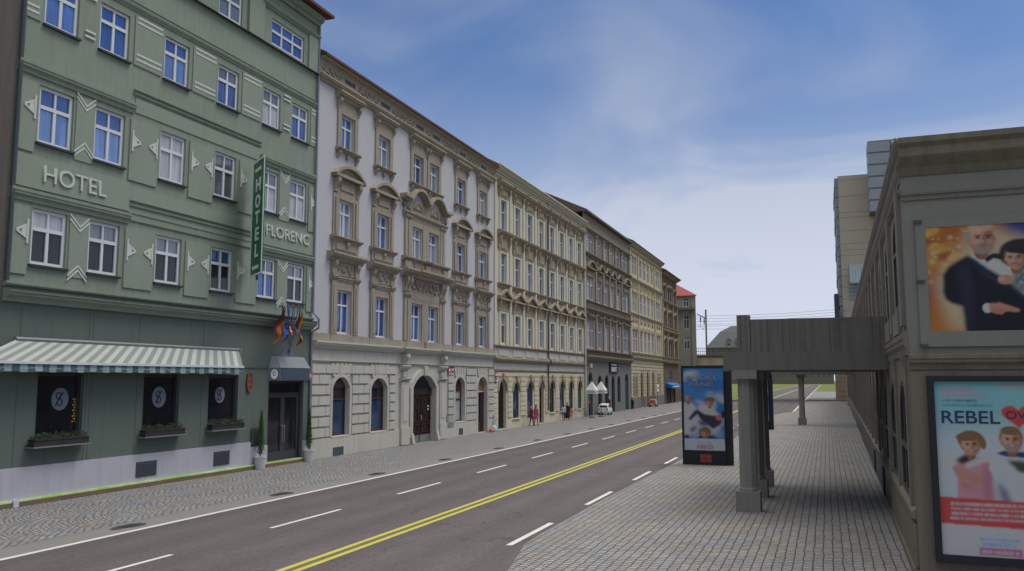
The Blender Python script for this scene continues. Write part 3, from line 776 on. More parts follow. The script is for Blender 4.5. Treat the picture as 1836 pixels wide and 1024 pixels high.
# ground-floor shop windows with the white round decal
for k, (a, b, c, e) in enumerate(gops[:3]):
    f = window(hotel, off, a, b, c, e, frame="dark_metal", panes="glass_shop", cols=1, transom=None, d=-0.18, bar=0.10, name="restaurant_window")
    dc = [(-13.03, 3.0, 0.31), (-8.88, 2.98, 0.33), (-5.66, 3.0, 0.28)][k]
    mb = MB(); mb.extr_d([(dc[0] + dc[2] * math.cos(2 * PI * i / 28), dc[1] + dc[2] * 1.1 * math.sin(2 * PI * i / 28)) for i in range(28)], -0.175, -0.165); mb.build("round_decal", "tower_side", f, off)
    mb = MB()
    for q in range(2):
        cz = dc[1] + (0.10 if q == 0 else -0.10); cx = dc[0] - 0.06 + 0.05 * q
        mb.tube([(cx + 0.085 * math.cos(t), -0.160, cz + 0.10 * math.sin(t)) for t in [2 * PI * i / 14 for i in range(15)]], 0.016, 5)
    mb.tube([(dc[0] - 0.16, -0.160, dc[1] - 0.2), (dc[0] - 0.05, -0.160, dc[1]), (dc[0] + 0.12, -0.160, dc[1] + 0.22)], 0.015, 5)
    mb.build("decal_emblem", "cloth_dark", f, off)
    if k == 0:
        mb = MB()
        for r_ in range(9):
            for q in range(2):
                x = -12.55 + 0.10 * q + (0.05 if r_ % 2 else 0); z = 2.28 + r_ * 0.085
                mb.box(x, x + 0.055, -0.175, -0.168, z, z + 0.05)
        mb.build("chequered_strip", "flag_gold", f, off)
# dark glazed double door
dm = MB(); a, b, c, e = -2.81 + .004, -0.26 - .004, 0.20, 3.526
dm.box(a, a + 0.10, -0.26, -0.14, c, e); dm.box(b - 0.10, b, -0.26, -0.14, c, e); dm.box(a + 0.10, b - 0.10, -0.26, -0.14, e - 0.10, e)
dm.box(a + 0.1, b - 0.1, -0.26, -0.15, 2.95, 3.03)
door = dm.build("door", "dark_metal", hotel, off)
for k, (x0, x1) in enumerate(((a + 0.11, (a + b) / 2 - 0.005), ((a + b) / 2 + 0.005, b - 0.11))):
    mb = MB(); mb.ring(outline(x0, x1, c + 0.01, 2.94, 0), outline(x0 + 0.12, x1 - 0.12, c + 0.35, 2.82, 0), -0.24, -0.17); mb.build("door_leaf", "iron", door, off)
    mb = MB(); mb.poly([(x0, -0.21, c + 0.02), (x1, -0.21, c + 0.02), (x1, -0.21, 2.93), (x0, -0.21, 2.93)]); mb.build("door_glass", "glass_shop", door, off)
mb = MB()
for x in ((a + b) / 2 - 0.07, (a + b) / 2 + 0.07): mb.tube([(x, -0.14, 0.9), (x, -0.10, 0.95), (x, -0.10, 1.6), (x, -0.14, 1.65)], 0.018)
mb.build("handle", "galvanised", door, off)
mb = MB(); mb.poly([(a + 0.1, -0.215, 3.03), (b - 0.1, -0.215, 3.03), (b - 0.1, -0.215, 3.43), (a + 0.1, -0.215, 3.43)]); mb.build("fanlight", "glass_shop", door, off)
mb = MB(); mb.box(-2.81, -0.26, -0.3, 0.05, 0.02, 0.195); mb.build("doorstep", "hall_dark", hotel, off)
# canopy over the door: chamfered fascia, sloping top
pl_ = [(-2.86, 0.0), (-2.62, 0.42), (-0.42, 0.42), (-0.18, 0.0)]
mb = MB()
for (u0, d0), (u1, d1) in zip(pl_, pl_[1:]):
    mb.poly([(u0, d0 + 0.002, 3.55), (u1, d1 + 0.002, 3.55), (u1, d1 + 0.002, 4.07), (u0, d0 + 0.002, 4.07)])
mb.poly([(u, d + 0.002, 3.55) for u, d in pl_])
cn = mb.build("door_canopy", "grey_blue_paint", hotel, off)
mb = MB(); mb.box(-2.56, -0.48, 0.424, 0.44, 3.60, 4.02); mb.build("fascia_board", "navy_paint", cn, off)
mb = MB(); top = [(-2.66, 0.0), (-2.5, 0.16), (-0.54, 0.16), (-0.38, 0.0)]
for (p, q) in zip(range(3), range(1, 4)):
    mb.poly([(pl_[p][0], pl_[p][1] + 0.03, 4.075), (pl_[q][0], pl_[q][1] + 0.03, 4.075), (top[q][0], top[q][1], 4.56), (top[p][0], top[p][1], 4.56)])
mb.poly([(u, d, 4.56) for u, d in top]); mb.poly([(u, d + 0.03, 4.075) for u, d in pl_])
mb.build("canopy_top", "canopy_grey", cn, off)
for sx in (0, 1):
    (u0, d0), (u1, d1) = (pl_[0], pl_[1]) if sx == 0 else (pl_[2], pl_[3])
    cu_, cd = (u0 + u1) / 2, (d0 + d1) / 2; tx, ty = (u1 - u0), (d1 - d0); L = math.hypot(tx, ty); tx /= L; ty /= L
    nx_, ny_ = -ty, tx
    if ny_ < 0: nx_, ny_ = -nx_, -ny_
    mb = MB(); ps = [(math.cos(2 * PI * i / 20), math.sin(2 * PI * i / 20)) for i in range(20)]
    mb.poly([(cu_ + tx * 0.14 * x + nx_ * 0.012, cd + ty * 0.14 * x + ny_ * 0.012, 3.81 + 0.2 * y) for x, y in ps]); mb.build("round_decal", "sign_white", cn, off)
    mb = MB(); mb.tube([(cu_ + tx * 0.05 * x + nx_ * 0.02, cd + ty * 0.05 * x + ny_ * 0.02, 3.84 + 0.09 * y) for x, y in ps], 0.014, 5); mb.build("decal_emblem", "cloth_dark", cn, off)
mb = MB()
mb.extr_d([(-2.10, 4.57), (-1.57, 5.08), (-1.04, 4.57)], 0.02, 0.10); mb.ball(-1.57, 0.13, 4.86, 0.10, 0.08, 0.12)
mb.build("flag_bracket", "grey_blue_paint", hotel, off)
for a, b, c, e in ((-10.04, -9.11, 0.35, 0.85), (-6.16, -5.26, 0.36, 0.88), (-3.93, -3.46, 0.955, 1.64)):
    mb = MB(); mb.box(a, b, 0.03, 0.075, c, e)
    for k in range(7): mb.box(a + 0.04, b - 0.04, 0.075, 0.088, c + 0.05 + (e - c - 0.1) * k / 7, c + 0.05 + (e - c - 0.1) * (k + 0.6) / 7)
    mb.build_each("vent_grille", "vent_grey", hotel, off)
mb = MB()
for u in (-14.68, -12.21, -12.06, -10.12, -6.90): mb.box(u - 0.012, u + 0.012, 0.0, 0.016, 1.12, 5.7)
mb.box(-4.75, -2.9, 0.0, 0.035, 4.06, 4.11); mb.box(-0.15, 0.2, 0.0, 0.035, 4.06, 4.11)
mb.build_each("panel_joint", "hotel_green_dark", hotel, off)
mb = MB(); mb.tube([(0.19, 0.07, 0.9), (0.19, 0.07, 5.7), (0.19, 0.42, 5.9), (0.19, 0.42, 6.3), (0.19, 0.10, 6.6), (0.19, 0.08, 20.0)], 0.055, 8); mb.build("drainpipe", "tower_side", hotel, off)
mb = MB(); mb.tube([(H0 + 0.08, 0.08, 6.4), (H0 + 0.08, 0.08, 20)], 0.07, 8); mb.build("drainpipe", "vent_grey", hotel, off)

# dark plain house beyond the left edge of the hotel
nb = thing("neighbour_house", "plain grey-brown house wall cut by the left edge of the photo", "house", LF(-30, 0), ROT_LEFT)
mb = MB(); wall(mb, -30, H0 - 0.02, 0, 21, [(-27, -25.6, z, z + 1.8) for z in (2, 6, 10, 14)] + [(-22, -20.6, z, z + 1.8) for z in (2, 6, 10, 14)], d=0.03); mb.build("wall", "neighbour_plaster", nb, (-30, 0, 0))
for x in (-27, -22):
    for z in (2, 6, 10, 14): window(nb, (-30, 0, 0), x, x + 1.4, z, z + 1.8)
body(nb, (-30, 0, 0), -30, H0 - 0.02, 20.9, "neighbour_plaster"); roof(nb, (-30, 0, 0), -30, H0 - 0.2, 21, "dark_tile")

# ================================================================= white house with sandstone window surrounds
B0, B1 = 0.27, 23.15
white = thing("apartment_house", "white four-storey house with sandstone window surrounds and a brown carriage door, beside the hotel", "house", LF(B0, 0), ROT_LEFT)
off = (B0, 0, 0)
bw = [(2.36, 3.58), (6.06, 7.37), (10.17, 11.50), (12.36, 13.70), (16.50, 17.78), (20.30, 21.57)]
rws = [(5.78, 7.86), (10.42, 12.26), (14.82, 16.50)]
gb = [(2.07, 3.60, 0.94, 3.70, 0.5), (5.73, 7.45, 0.94, 3.66, 0.5), (10.36, 13.40, 0.02, 3.86, 0.75), (16.38, 17.93, 0.95, 3.73, 0.5), (20.17, 21.85, 0.06, 3.76, 0.55)]
mb = MB(); wall(mb, B0, B1, 5.05, 18.70, [(a, b, c, e) for a, b in bw for c, e in rws]); mb.build("wall", "white_plaster", white, off)
mb = MB(); wall(mb, B0, B1, 0.0, 5.05, gb, d=0.004); mb.build("ground_floor_wall", "cream_stone", white, off)
body(white, off, B0, B1, 18.4, "white_plaster")
mb = MB(); rustic(mb, B0 + 0.02, B1 - 0.02, 0.97, 4.36, 0.485, [(8.70, 15.08, 0, 5)] + [g for g in gb if g[0] != 10.36], 0.26, d=0.09, gap=0.085)
mb.build_each("rusticated_blocks", "cream_stone", white, off, tol=0.10)
mb = MB()
for a, b, c, e, r in gb:
    if a == 10.36: archivolt(mb, a, b, e - r, r, 0.34, d1=0.16, leg=0.4)
    else: archivolt(mb, a, b, e - r, r, 0.2, d1=0.085, leg=max(c, 0.05))
for a, b, c, e, r in gb:
    if a == 10.36: continue
    for k in range(-2, 3):
        x = (a + b) / 2 + k * 0.30; mb.extr_d([(x - 0.13, e + 0.23 - abs(k) * 0.10), (x + 0.13, e + 0.23 - abs(k) * 0.10), (x + 0.13 + k * 0.10 + 0.02, 4.36), (x - 0.13 + k * 0.10 - 0.02, 4.36)], -0.02, 0.075)
mb.extr_d([(11.62, 4.35), (12.14, 4.35), (12.06, 3.80), (11.70, 3.80)], -0.02, 0.24)
mb.build_each("arch_surround", "cream_stone", white, off, tol=0.1)
mb = MB()
for u in (9.40, 14.42):
    mb.box(u - 0.50, u + 0.50, -0.02, 0.20, 0.05, 1.0); mb.box(u - 0.44, u + 0.44, -0.02, 0.14, 1.0, 3.45); mb.box(u - 0.28, u + 0.28, 0.14, 0.165, 1.3, 3.2)
    mould(mb, u - 0.52, u + 0.52, 3.45, 0.22, 0.25)
    for k in range(3): mb.box(u - 0.30 + 0.22 * k, u - 0.14 + 0.22 * k, -0.02, 0.2, 3.72, 4.02)
    mould(mb, u - 0.5, u + 0.5, 4.08, 0.3, 0.24); console(mb, u, 0.42, 4.45, 5.0, 0.34); mb.ball(u, 0.3, 4.8, 0.12, 0.1, 0.16)
    mb.extr_u([(-0.02, 0.05), (0.30, 0.05), (0.19, 0.6), (-0.02, 0.6)], u + (0.86 if u < 12 else -0.86) - 0.13, u + (0.86 if u < 12 else -0.86) + 0.13)
mb.build_each("portal_pilaster", "cream_stone", white, off)
mb = MB(); mould(mb, B0 + 0.02, B1 - 0.02, 4.38, 0.10, 0.12)
mould(mb, B0 + 0.02, B1 - 0.02, 5.02, 0.34, 0.30); mould(mb, 8.75, 10.15, 5.05, 0.30, 0.44); mould(mb, 13.7, 15.1, 5.05, 0.30, 0.44)
mb.build_each("belt_course", "cream_stone", white, off)
mb = MB(); mb.box(B0 + 0.02, B1 - 0.02, -0.02, 0.07, 5.37, 5.72)
for a, b in bw: mb.box(a - 0.62, b + 0.62, -0.02, 0.10, 5.36, 5.735)
mb.build("sill_band", "sandstone", white, off)
mb = MB(); segs = [(B0 + 0.02, 8.88), (14.95, 20.15), (21.87, B1 - 0.02)]
for a, b in segs: mb.box(a, b, -0.02, 0.09, 0.02, 0.90)
mb.build_each("plinth", "cream_stone", white, off)
mb = MB()
for a, b, c, e in ((2.16, 3.08, 0.06, 0.43), (16.96, 17.56, 0.14, 0.52)): mb.box(a, b, 0.08, 0.11, c, e)
mb.build_each("vent_grille", "vent_grey", white, off)
mb = MB(); mb.box(15.05, 16.15, 0.05, 0.09, 0.62, 1.42); mb.build("meter_cabinet", "tower_side", white, off)
# top frieze with slots and carving, cornice
mb = MB(); mb.box(B0 + 0.02, B1 - 0.02, -0.02, 0.10, 17.86, 18.60); mould(mb, B0 + 0.02, B1 - 0.02, 17.58, 0.30, 0.28); mould(mb, B0 + 0.02, B1 - 0.02, 18.50, 0.19, 0.36)
mb.build_each("cornice", "sandstone", white, off)
slots = [3.0, 6.7, 10.88, 13.18, 17.25, 20.95]
mb = MB()
for u in slots: mb.box(u - 0.50, u + 0.50, 0.095, 0.106, 18.10, 18.32)
mb.build_each("frieze_slot", "hall_dark", white, off)
mb = MB(); prev = B0 + 0.1
for k, u in enumerate(slots + [B1 + 0.6]):
    if u - 0.7 - prev > 0.4: relief(mb, prev + 0.1, u - 0.75, 17.95, 18.40, 0.11, k)
    prev = u + 0.7
mb.build_each("carved_frieze", "carved_sandstone", white, off, smooth=True)
def top_surround(c):
    def f(mb):
        w = 0.64
        for s_ in (-1, 1):
            mb.box(c + s_ * (w + 0.16) - 0.155, c + s_ * (w + 0.16) + 0.155, -0.02, 0.08, 14.80, 16.98)
            console(mb, c + s_ * 0.92, 0.22, 16.72, 17.20, 0.26); console(mb, c + s_ * 0.86, 0.2, 14.28, 14.62, 0.2)
        mb.box(c - w, c + w, -0.02, 0.08, 16.505, 16.98); mb.box(c - 0.8, c + 0.8, -0.02, 0.05, 16.98, 17.2)
        mould(mb, c - 1.16, c + 1.16, 17.20, 0.34, 0.36); mould(mb, c - 1.08, c + 1.08, 14.60, 0.17, 0.26)
        mb.ball(c, 0.08, 14.44, 0.12, 0.07, 0.14)
    return f
def mid_surround(c):
    def f(mb):
        w = 0.64
        for s_ in (-1, 1):
            mb.box(c + s_ * (w + 0.28) - 0.275, c + s_ * (w + 0.28) + 0.275, -0.02, 0.07, 10.42, 12.5)
            mb.box(c + s_ * (w + 0.30) - 0.12, c + s_ * (w + 0.30) + 0.12, 0.06, 0.13, 10.5, 12.3)
            console(mb, c + s_ * 1.02, 0.26, 12.55, 13.25, 0.30)
        mb.box(c - w, c + w, -0.02, 0.07, 12.27, 12.50); mb.box(c - 0.95, c + 0.95, -0.02, 0.06, 12.5, 13.26); mb.box(c - 0.6, c + 0.6, 0.05, 0.11, 12.72, 13.05)
        pediment_arc(mb, c, 2.75, 13.42, 0.55, 0.36, 0.16)
        mould(mb, c - 1.38, c + 1.38, 10.22, 0.19, 0.28)
        mb.box(c - 1.2, c + 1.2, -0.02, 0.08, 9.72, 10.22); mb.box(c - 0.95, c + 0.95, 0.07, 0.12, 9.8, 10.12); console(mb, c, 0.24, 9.74, 10.2, 0.24)
    return f
def low_surround(c):
    def f(mb):
        w = 0.64
        for s_ in (-1, 1):
            mb.box(c + s_ * (w + 0.11) - 0.105, c + s_ * (w + 0.11) + 0.105, -0.02, 0.06, 5.74, 8.05)
            mb.box(c + s_ * 1.02 - 0.20, c + s_ * 1.02 + 0.20, -0.02, 0.12, 5.74, 8.25); mb.box(c + s_ * 1.02 - 0.09, c + s_ * 1.02 + 0.09, 0.11, 0.15, 5.9, 8.05)
            mould(mb, c + s_ * 1.05 - 0.27, c + s_ * 1.05 + 0.27, 8.22, 0.32, 0.22); mb.box(c + s_ * 1.05 - 0.2, c + s_ * 1.05 + 0.2, -0.02, 0.14, 8.57, 9.22); console(mb, c + s_ * 1.05, 0.28, 8.62, 9.22, 0.26)
        mb.box(c - w, c + w, -0.02, 0.06, 7.865, 8.05); mb.box(c - 0.80, c + 0.80, -0.02, 0.05, 8.06, 8.22)
        for k in range(3): mb.box(c - 0.8, c + 0.8, -0.02, 0.07 + 0.03 * k, 8.24 + 0.09 * k, 8.31 + 0.09 * k)
        mb.box(c - 0.82, c + 0.82, -0.02, 0.06, 8.56, 9.22)
        mould(mb, c - 1.58, c + 1.58, 9.22, 0.38, 0.42)
    return f
def low_relief(c):
    def f(mb): relief(mb, c - 0.72, c + 0.72, 8.62, 9.16, 0.08, int(c * 10), 6)
    return f
singles = [0, 1, 4, 5]
for i in range(6):
    a, b = bw[i]; c = (a + b) / 2
    for j, (z0, z1) in enumerate(rws):
        ex = None
        if i in singles: ex = [("surround", "sandstone", (low_surround, mid_surround, top_surround)[j](c))] + ([("carved_panel", "carved_sandstone", low_relief(c))] if j == 0 else [])
        elif j == 2: ex = [("surround", "sandstone", top_surround(c))]
        fr = "white_frame"
        pn = [("glass_navy", 4), ("glass_deep", 3), ("glass_blue", 2)] if j == 0 else [("glass_blue", 3), ("glass_pale", 3), ("glass_deep", 2), ("glass_curtain", 1)]
        window(white, off, a, b, z0, z1, frame=fr, panes=pn, transom=0.66, d=-0.17, bar=0.08, extra=ex)
# the paired middle window with its curved double gable
mb = MB()
C = 11.93
for x in (9.40, 9.80, 14.06, 14.46):
    mb.box(x - 0.15, x + 0.15, -0.02, 0.10, 5.74, 8.1); mb.box(x - 0.15, x + 0.15, -0.02, 0.10, 10.5, 12.6)
    mould(mb, x - 0.2, x + 0.2, 8.1, 0.3, 0.2); console(mb, x, 0.26, 8.5, 9.3, 0.3); mould(mb, x - 0.19, x + 0.19, 12.55, 0.25, 0.18)
for x in (10.06, 11.93, 13.81):
    w = 0.1 if x != 11.93 else 0.40
    mb.box(x - w, x + w, -0.02, 0.07, 5.74, 8.1); mb.box(x - w, x + w, -0.02, 0.07, 10.45, 12.6)
for z0, z1 in ((7.87, 8.1), (12.27, 12.6)): mb.box(10.17, 11.50, -0.02, 0.07, z0, z1); mb.box(12.36, 13.70, -0.02, 0.07, z0, z1)
mb.box(9.98, 13.88, -0.02, 0.08, 8.11, 8.45); mb.box(9.1, 14.8, -0.02, 0.05, 8.46, 9.3); mb.box(9.1, 14.8, -0.02, 0.06, 12.62, 13.75)
mould(mb, 8.80, 15.15, 9.32, 0.44, 0.50); mould(mb, 10.4, 13.4, 9.30, 0.46, 0.66); mould(mb, 8.95, 15.0, 10.18, 0.24, 0.34); mould(mb, 11.55, 12.30, 10.16, 0.26, 0.44)
mb.box(9.1, 14.85, -0.02, 0.14, 9.80, 10.18)
for k in range(9):
    for x0 in (10.28, 12.45): mb.box(x0 + 0.13 * k, x0 + 0.07 + 0.13 * k, 0.13, 0.22, 9.84, 10.14)
mb.box(9.05, 9.75, 0.13, 0.25, 9.80, 10.17); mb.box(14.1, 14.8, 0.13, 0.25, 9.80, 10.17); mb.box(11.6, 12.26, 0.13, 0.28, 9.80, 10.15)
path = [(8.72, 13.90), (9.5, 13.86)] + arc(9.75, 11.78, 13.95, 0.55, 12) + arc(12.08, 14.11, 13.95, 0.55, 12) + [(14.36, 13.86), (15.14, 13.90)]
mb.band(path, 0.17, -0.02, 0.42); mb.band([(u, z - 0.17) for u, z in path], 0.10, -0.02, 0.24)
mould(mb, 9.0, 14.86, 12.78, 0.22, 0.2)
for q in (10.76, 13.1):
    mb.extr_d(arc(q - 0.62, q + 0.62, 13.30, 0.5, 10), -0.02, 0.13)
    for k in range(7):
        t = PI * (k + 0.5) / 7; mb.ball(q + 0.38 * math.cos(t), 0.14, 13.34 + 0.30 * math.sin(t), 0.07, 0.07, 0.10, 6, 4)
mb.build("central_window_surround", "sandstone", white, off)
mb = MB(); relief(mb, 9.95, 13.9, 8.55, 9.2, 0.08, 5, 6); relief(mb, 9.0, 9.9, 13.0, 13.7, 0.08, 6, 5); relief(mb, 14.0, 14.85, 13.0, 13.7, 0.08, 8, 5)
mb.build_each("carved_panel", "carved_sandstone", white, off, smooth=True)
# ground floor: shop windows, carriage door, side door
for a, b, c, e, r in (gb[0], gb[1]):
    window(white, off, a, b, c, e, r, frame="frame_brown", panes=("glass_navy", "glass_dark"), cols=1, transom=0.62, d=-0.22, bar=0.08, sill="cream_stone", name="shop_window",
           extra=[("arched_head", "head_brown", lambda m_, a=a, b=b, e=e, r=r: m_.extr_d([(a + 0.08, e - r + 0.02)] + [(x, z - 0.06) for x, z in arc(a + 0.08, b - 0.08, e - r, r)] + [(b - 0.08, e - r + 0.02)], -0.21, -0.17))])
a, b, c, e, r = gb[3]
f = window(white, off, a, b, c, e, r, frame="frame_brown", panes="glass_curtain", cols=1, transom=0.5, d=-0.24, bar=0.08, sill="cream_stone", name="shop_window")
mb = MB(); mb.extr_d([(a + 0.1, e - 0.9)] + [(x, z - 0.1) for x, z in arc(a + 0.1, b - 0.1, e - r, r)] + [(b - 0.1, e - 0.9)], -0.22, -0.19); mb.build("upper_panel", "maroon_panel", f, off)
a, b, c, e, r = gb[2]
mb = MB(); mb.extr_d([(a + .004, 2.70), (a + .004, 3.06), (b - .004, 3.06), (b - .004, 2.70)], -0.28, -0.16)
dr = mb.build("carriage_door", "door_brown", white, off)
mb = MB(); mb.poly([(x, -0.25, z) for x, z in outline(a + .004, b - .004, 3.06, e - .004, r)]); mb.build("fanlight", "glass_dark", dr, off)
for x0, x1 in ((a + .004, 11.87), (11.89, b - .004)):
    mb = MB(); mb.box(x0, x1, -0.28, -0.22, 0.42, 2.695); cx = (x0 + x1) / 2
    for z0, z1 in ((0.55, 1.05), (1.15, 2.0), (2.1, 2.6)): mb.ring(outline(x0 + 0.16, x1 - 0.16, z0, z1, 0), outline(x0 + 0.24, x1 - 0.24, z0 + 0.08, z1 - 0.08, 0), -0.24, -0.18)
    mb.band([(x0 + 0.3, 1.85), (cx, 1.45), (x1 - 0.3, 1.85)], 0.06, -0.22, -0.185); mb.ball(cx, -0.2, 2.35, 0.1, 0.04, 0.1); mb.ball(cx, -0.2, 0.8, 0.12, 0.04, 0.1)
    mb.build("door_leaf", "door_brown", dr, off)
mb = MB(); mb.box(a + .01, 11.80, -0.3, -0.2, 0.03, 0.415); mb.box(11.96, b - .01, -0.3, -0.2, 0.03, 0.415); mb.build("kick_plate", "galvanised", dr, off)
mb = MB(); mb.tube([(11.98, -0.17, 1.25), (11.98, -0.14, 1.3), (11.98, -0.14, 1.5), (11.98, -0.17, 1.55)], 0.02); mb.build("handle", "flag_gold", dr, off)
mb = MB(); mb.box(12.95, 13.15, -0.215, -0.205, 1.80, 2.08); mb.build("notice", "sign_white", dr, off)
a, b, c, e, r = gb[4]
mb = MB(); mb.ring(outline(a + .004, b - .004, c, 2.73, 0), outline(a + 0.14, b - 0.62, c + 0.1, 2.64, 0), -0.28, -0.2); d5 = mb.build("side_door", "door_brown", white, off)
mb = MB(); mb.poly([(a, -0.25, 0.75), (b, -0.25, 0.75), (b, -0.25, 2.73), (a, -0.25, 2.73)]); mb.build("door_glass", "glass_dark", d5, off)
mb = MB(); mb.box(a + 0.12, b - 0.12, -0.27, -0.21, c, 0.75); mb.build("kick_panel", "maroon_panel", d5, off)
mb = MB(); mb.extr_d([(x, z) for x, z in outline(a + .004, b - .004, 2.80, e - .004, r)], -0.28, -0.2); mb.build("upper_panel", "oak_panel", d5, off)
mb = MB(); mb.box(a, b, -0.26, -0.17, 2.73, 2.80); mb.build("transom_bar", "cream_stone", d5, off)
roof(white, off, B0, B1, 18.70, "red_tile", over=0.45, thick=0.12, uo=0.0)

# ================================================================= yellow house
Y0, Y1 = 23.17, 47.55
yel = thing("apartment_house", "pale yellow house of eight narrow bays with triangular gables over its first-floor windows", "house", LF(Y0, 0), ROT_LEFT)
off = (Y0, 0, 0)
yc = [25.08, 28.17, 31.12, 34.10, 37.16, 40.18, 43.18, 46.15]
yr = [(6.18, 8.35), (10.58, 12.75), (14.45, 16.70)]
yops = [(c - 0.58, c + 0.58, z0, z1) for c in yc for z0, z1 in yr]
yg = [(24.15, 25.78, 0.06, 3.57, 0.8), (27.23, 28.63, 0.70, 3.40, 0.65), (30.50, 31.94, 0.85, 3.48, 0.65), (33.56, 34.80, 0.04, 3.48, 0.6), (36.38, 37.77, 0.80, 3.50, 0.65), (39.33, 40.82, 0.81, 3.50, 0.65), (42.25, 43.67, 0.83, 3.49, 0.65), (45.24, 46.66, 0.81, 3.49, 0.65)]
mb = MB(); wall(mb, Y0, Y1, 4.25, 18.9, yops); mb.build("wall", "yellow_plaster", yel, off)
mb = MB(); wall(mb, Y0, Y1, 0.0, 4.25, yg, d=0.004); mb.build("ground_floor_wall", "yellow_plaster", yel, off)
body(yel, off, Y0, Y1, 18.8, "yellow_plaster")
mb = MB(); rustic(mb, Y0 + 0.02, Y1 - 0.02, 0.85, 4.1, 0.37, yg, 0.30, d=0.06, vj=False); mb.build_each("rusticated_blocks", "yellow_plaster", yel, off, tol=0.07)
mb = MB()
for a, b, c, e, r in yg:
    archivolt(mb, a, b, e - r, r, 0.26, d1=0.09); mb.extr_d([((a + b) / 2 - 0.16, e + 0.45), ((a + b) / 2 + 0.16, e + 0.45), ((a + b) / 2 + 0.1, e + 0.01), ((a + b) / 2 - 0.1, e + 0.01)], -0.02, 0.16)
mb.build_each("arch_surround", "ochre_stone", yel, off)
mb = MB()
for z, h, d in ((4.14, 0.12, 0.12), (4.80, 0.30, 0.32), (5.86, 0.16, 0.24)): mould(mb, Y0 + 0.02, Y1 - 0.02, z, h, d)
mb.build_each("belt_course", "ochre_stone", yel, off)
mb = MB(); mb.box(Y0 + 0.02, Y1 - 0.02, -0.02, 0.05, 4.3, 4.78); mb.box(Y0 + 0.02, Y1 - 0.02, -0.02, 0.06, 5.14, 5.84)
for c in yc: mb.box(c - 1.1, c + 1.1, 0.05, 0.10, 5.28, 5.74)
mb.build_each("belt_panel", "cream_stone", yel, off)
mb = MB()
bounds = [Y0 + 0.28] + [(p + q) / 2 for p, q in zip(yc, yc[1:])] + [Y1 - 0.28]
for u in bounds: mb.box(u - 0.20, u + 0.20, -0.02, 0.08, 6.02, 18.1)
mb.build_each("pilaster_strip", "yellow_pale", yel, off)
mb = MB(); mould(mb, Y0 + 0.02, Y1 - 0.02, 18.2, 0.2, 0.2); mould(mb, Y0 + 0.02, Y1 - 0.02, 18.55, 0.35, 0.42); mb.build_each("cornice", "yellow_pale", yel, off)
mb = MB(); mb.tube([(Y0, 0.5, 18.98), (Y1, 0.5, 18.98)], 0.07, 8); mb.build("gutter", "yellow_plaster", yel, off)
mb = MB(); mb.tube([(35.62, 0.16, 1.0), (35.62, 0.16, 4.7), (35.62, 0.4, 4.85), (35.62, 0.4, 5.1), (35.62, 0.16, 5.4), (35.62, 0.16, 18.6)], 0.06, 8); mb.build("drainpipe", "vent_grey", yel, off)
mb = MB(); mb.tube([(Y1 - 0.06, 0.2, 0.6), (Y1 - 0.06, 0.2, 18.6)], 0.10, 8); mb.build("drainpipe", "yellow_pale", yel, off)
def ysur(c, j):
    def f(mb):
        z0, z1 = yr[j]
        for s_ in (-1, 1): mb.box(c + s_ * 0.73 - 0.145, c + s_ * 0.73 + 0.145, -0.02, 0.07, z0 - 0.05, z1 + 0.12)
        mb.box(c - 0.58, c + 0.58, -0.02, 0.07, z1 + 0.004, z1 + 0.12)
    return f
def yhood(c, j):
    def f(mb):
        z0, z1 = yr[j]
        if j == 0:
            pediment_tri(mb, c, 2.55, 9.42, 0.72, 0.34, 0.17); mb.box(c - 0.9, c + 0.9, -0.02, 0.06, 8.5, 9.3)
            for s_ in (-1, 1): console(mb, c + s_ * 0.98, 0.26, 8.5, 9.28, 0.26)
            relief(mb, c - 0.8, c + 0.8, 8.62, 9.15, 0.06, int(c), 5)
        else:
            h = 0.42 if j == 1 else 0.5
            zt = 13.95 if j == 1 else 17.55
            mould(mb, c - 1.28, c + 1.28, zt, h, 0.42); mb.box(c - 0.95, c + 0.95, -0.02, 0.08, z1 + 0.2, zt)
            for s_ in (-1, 1): console(mb, c + s_ * 1.0, 0.28, z1 + 0.35, zt, 0.3)
            mb.box(c - 0.6, c + 0.6, 0.07, 0.12, z1 + 0.35, zt - 0.2)
    return f
def ysill(c, j):
    def f(mb):
        z = yr[j][0] - 0.28
        mould(mb, c - 1.18, c + 1.18, z, 0.22, 0.30 if j else 0.1); mb.box(c - 1.0, c + 1.0, -0.02, 0.09, z - 0.12, z)
    return f
for c in yc:
    for j, (z0, z1) in enumerate(yr):
        window(yel, off, c - 0.58, c + 0.58, z0, z1, panes=[("glass_navy", 4), ("glass_deep", 4), ("glass_dark", 1), ("glass_blue", 2), ("glass_pale", 1)], transom=0.62, d=-0.14, bar=0.055,
               extra=[("surround", "yellow_pale", ysur(c, j)), ("hood", "ochre_stone", yhood(c, j)), ("sill_course", "ochre_stone", ysill(c, j))][:3 if j == 1 else 2])
for i, (a, b, c, e, r) in enumerate(yg):
    if i in (0, 3):
        mb = MB(); mb.extr_d(outline(a + .004, b - .004, c, e - .004, r), -0.3, -0.22)
        for k in range(3):
            for q in range(2): 
                x0 = a + 0.12 + (b - a - 0.14) / 2 * q; mb.ring(outline(x0, x0 + (b - a) / 2 - 0.2, 0.3 + 0.8 * k, 0.95 + 0.8 * k, 0), outline(x0 + 0.07, x0 + (b - a) / 2 - 0.27, 0.37 + 0.8 * k, 0.88 + 0.8 * k, 0), -0.23, -0.19)
        mb.build("arched_door", "door_dark", yel, off)
    else:
        f = window(yel, off, a, b, c, e, r, frame="dark_metal", panes="glass_navy" if i != 4 else "glass_dark", cols=1, transom=0.72, d=-0.14, bar=0.06, name="shop_window", sill="yellow_pale")
        mb = MB(); mb.extr_d([(a + 0.06, e - r - 0.12)] + [(x, z - 0.05) for x, z in arc(a + 0.06, b - 0.06, e - r, r)] + [(b - 0.06, e - r - 0.12)], -0.2, -0.165); mb.build("upper_panel", "yellow_pale", f, off)
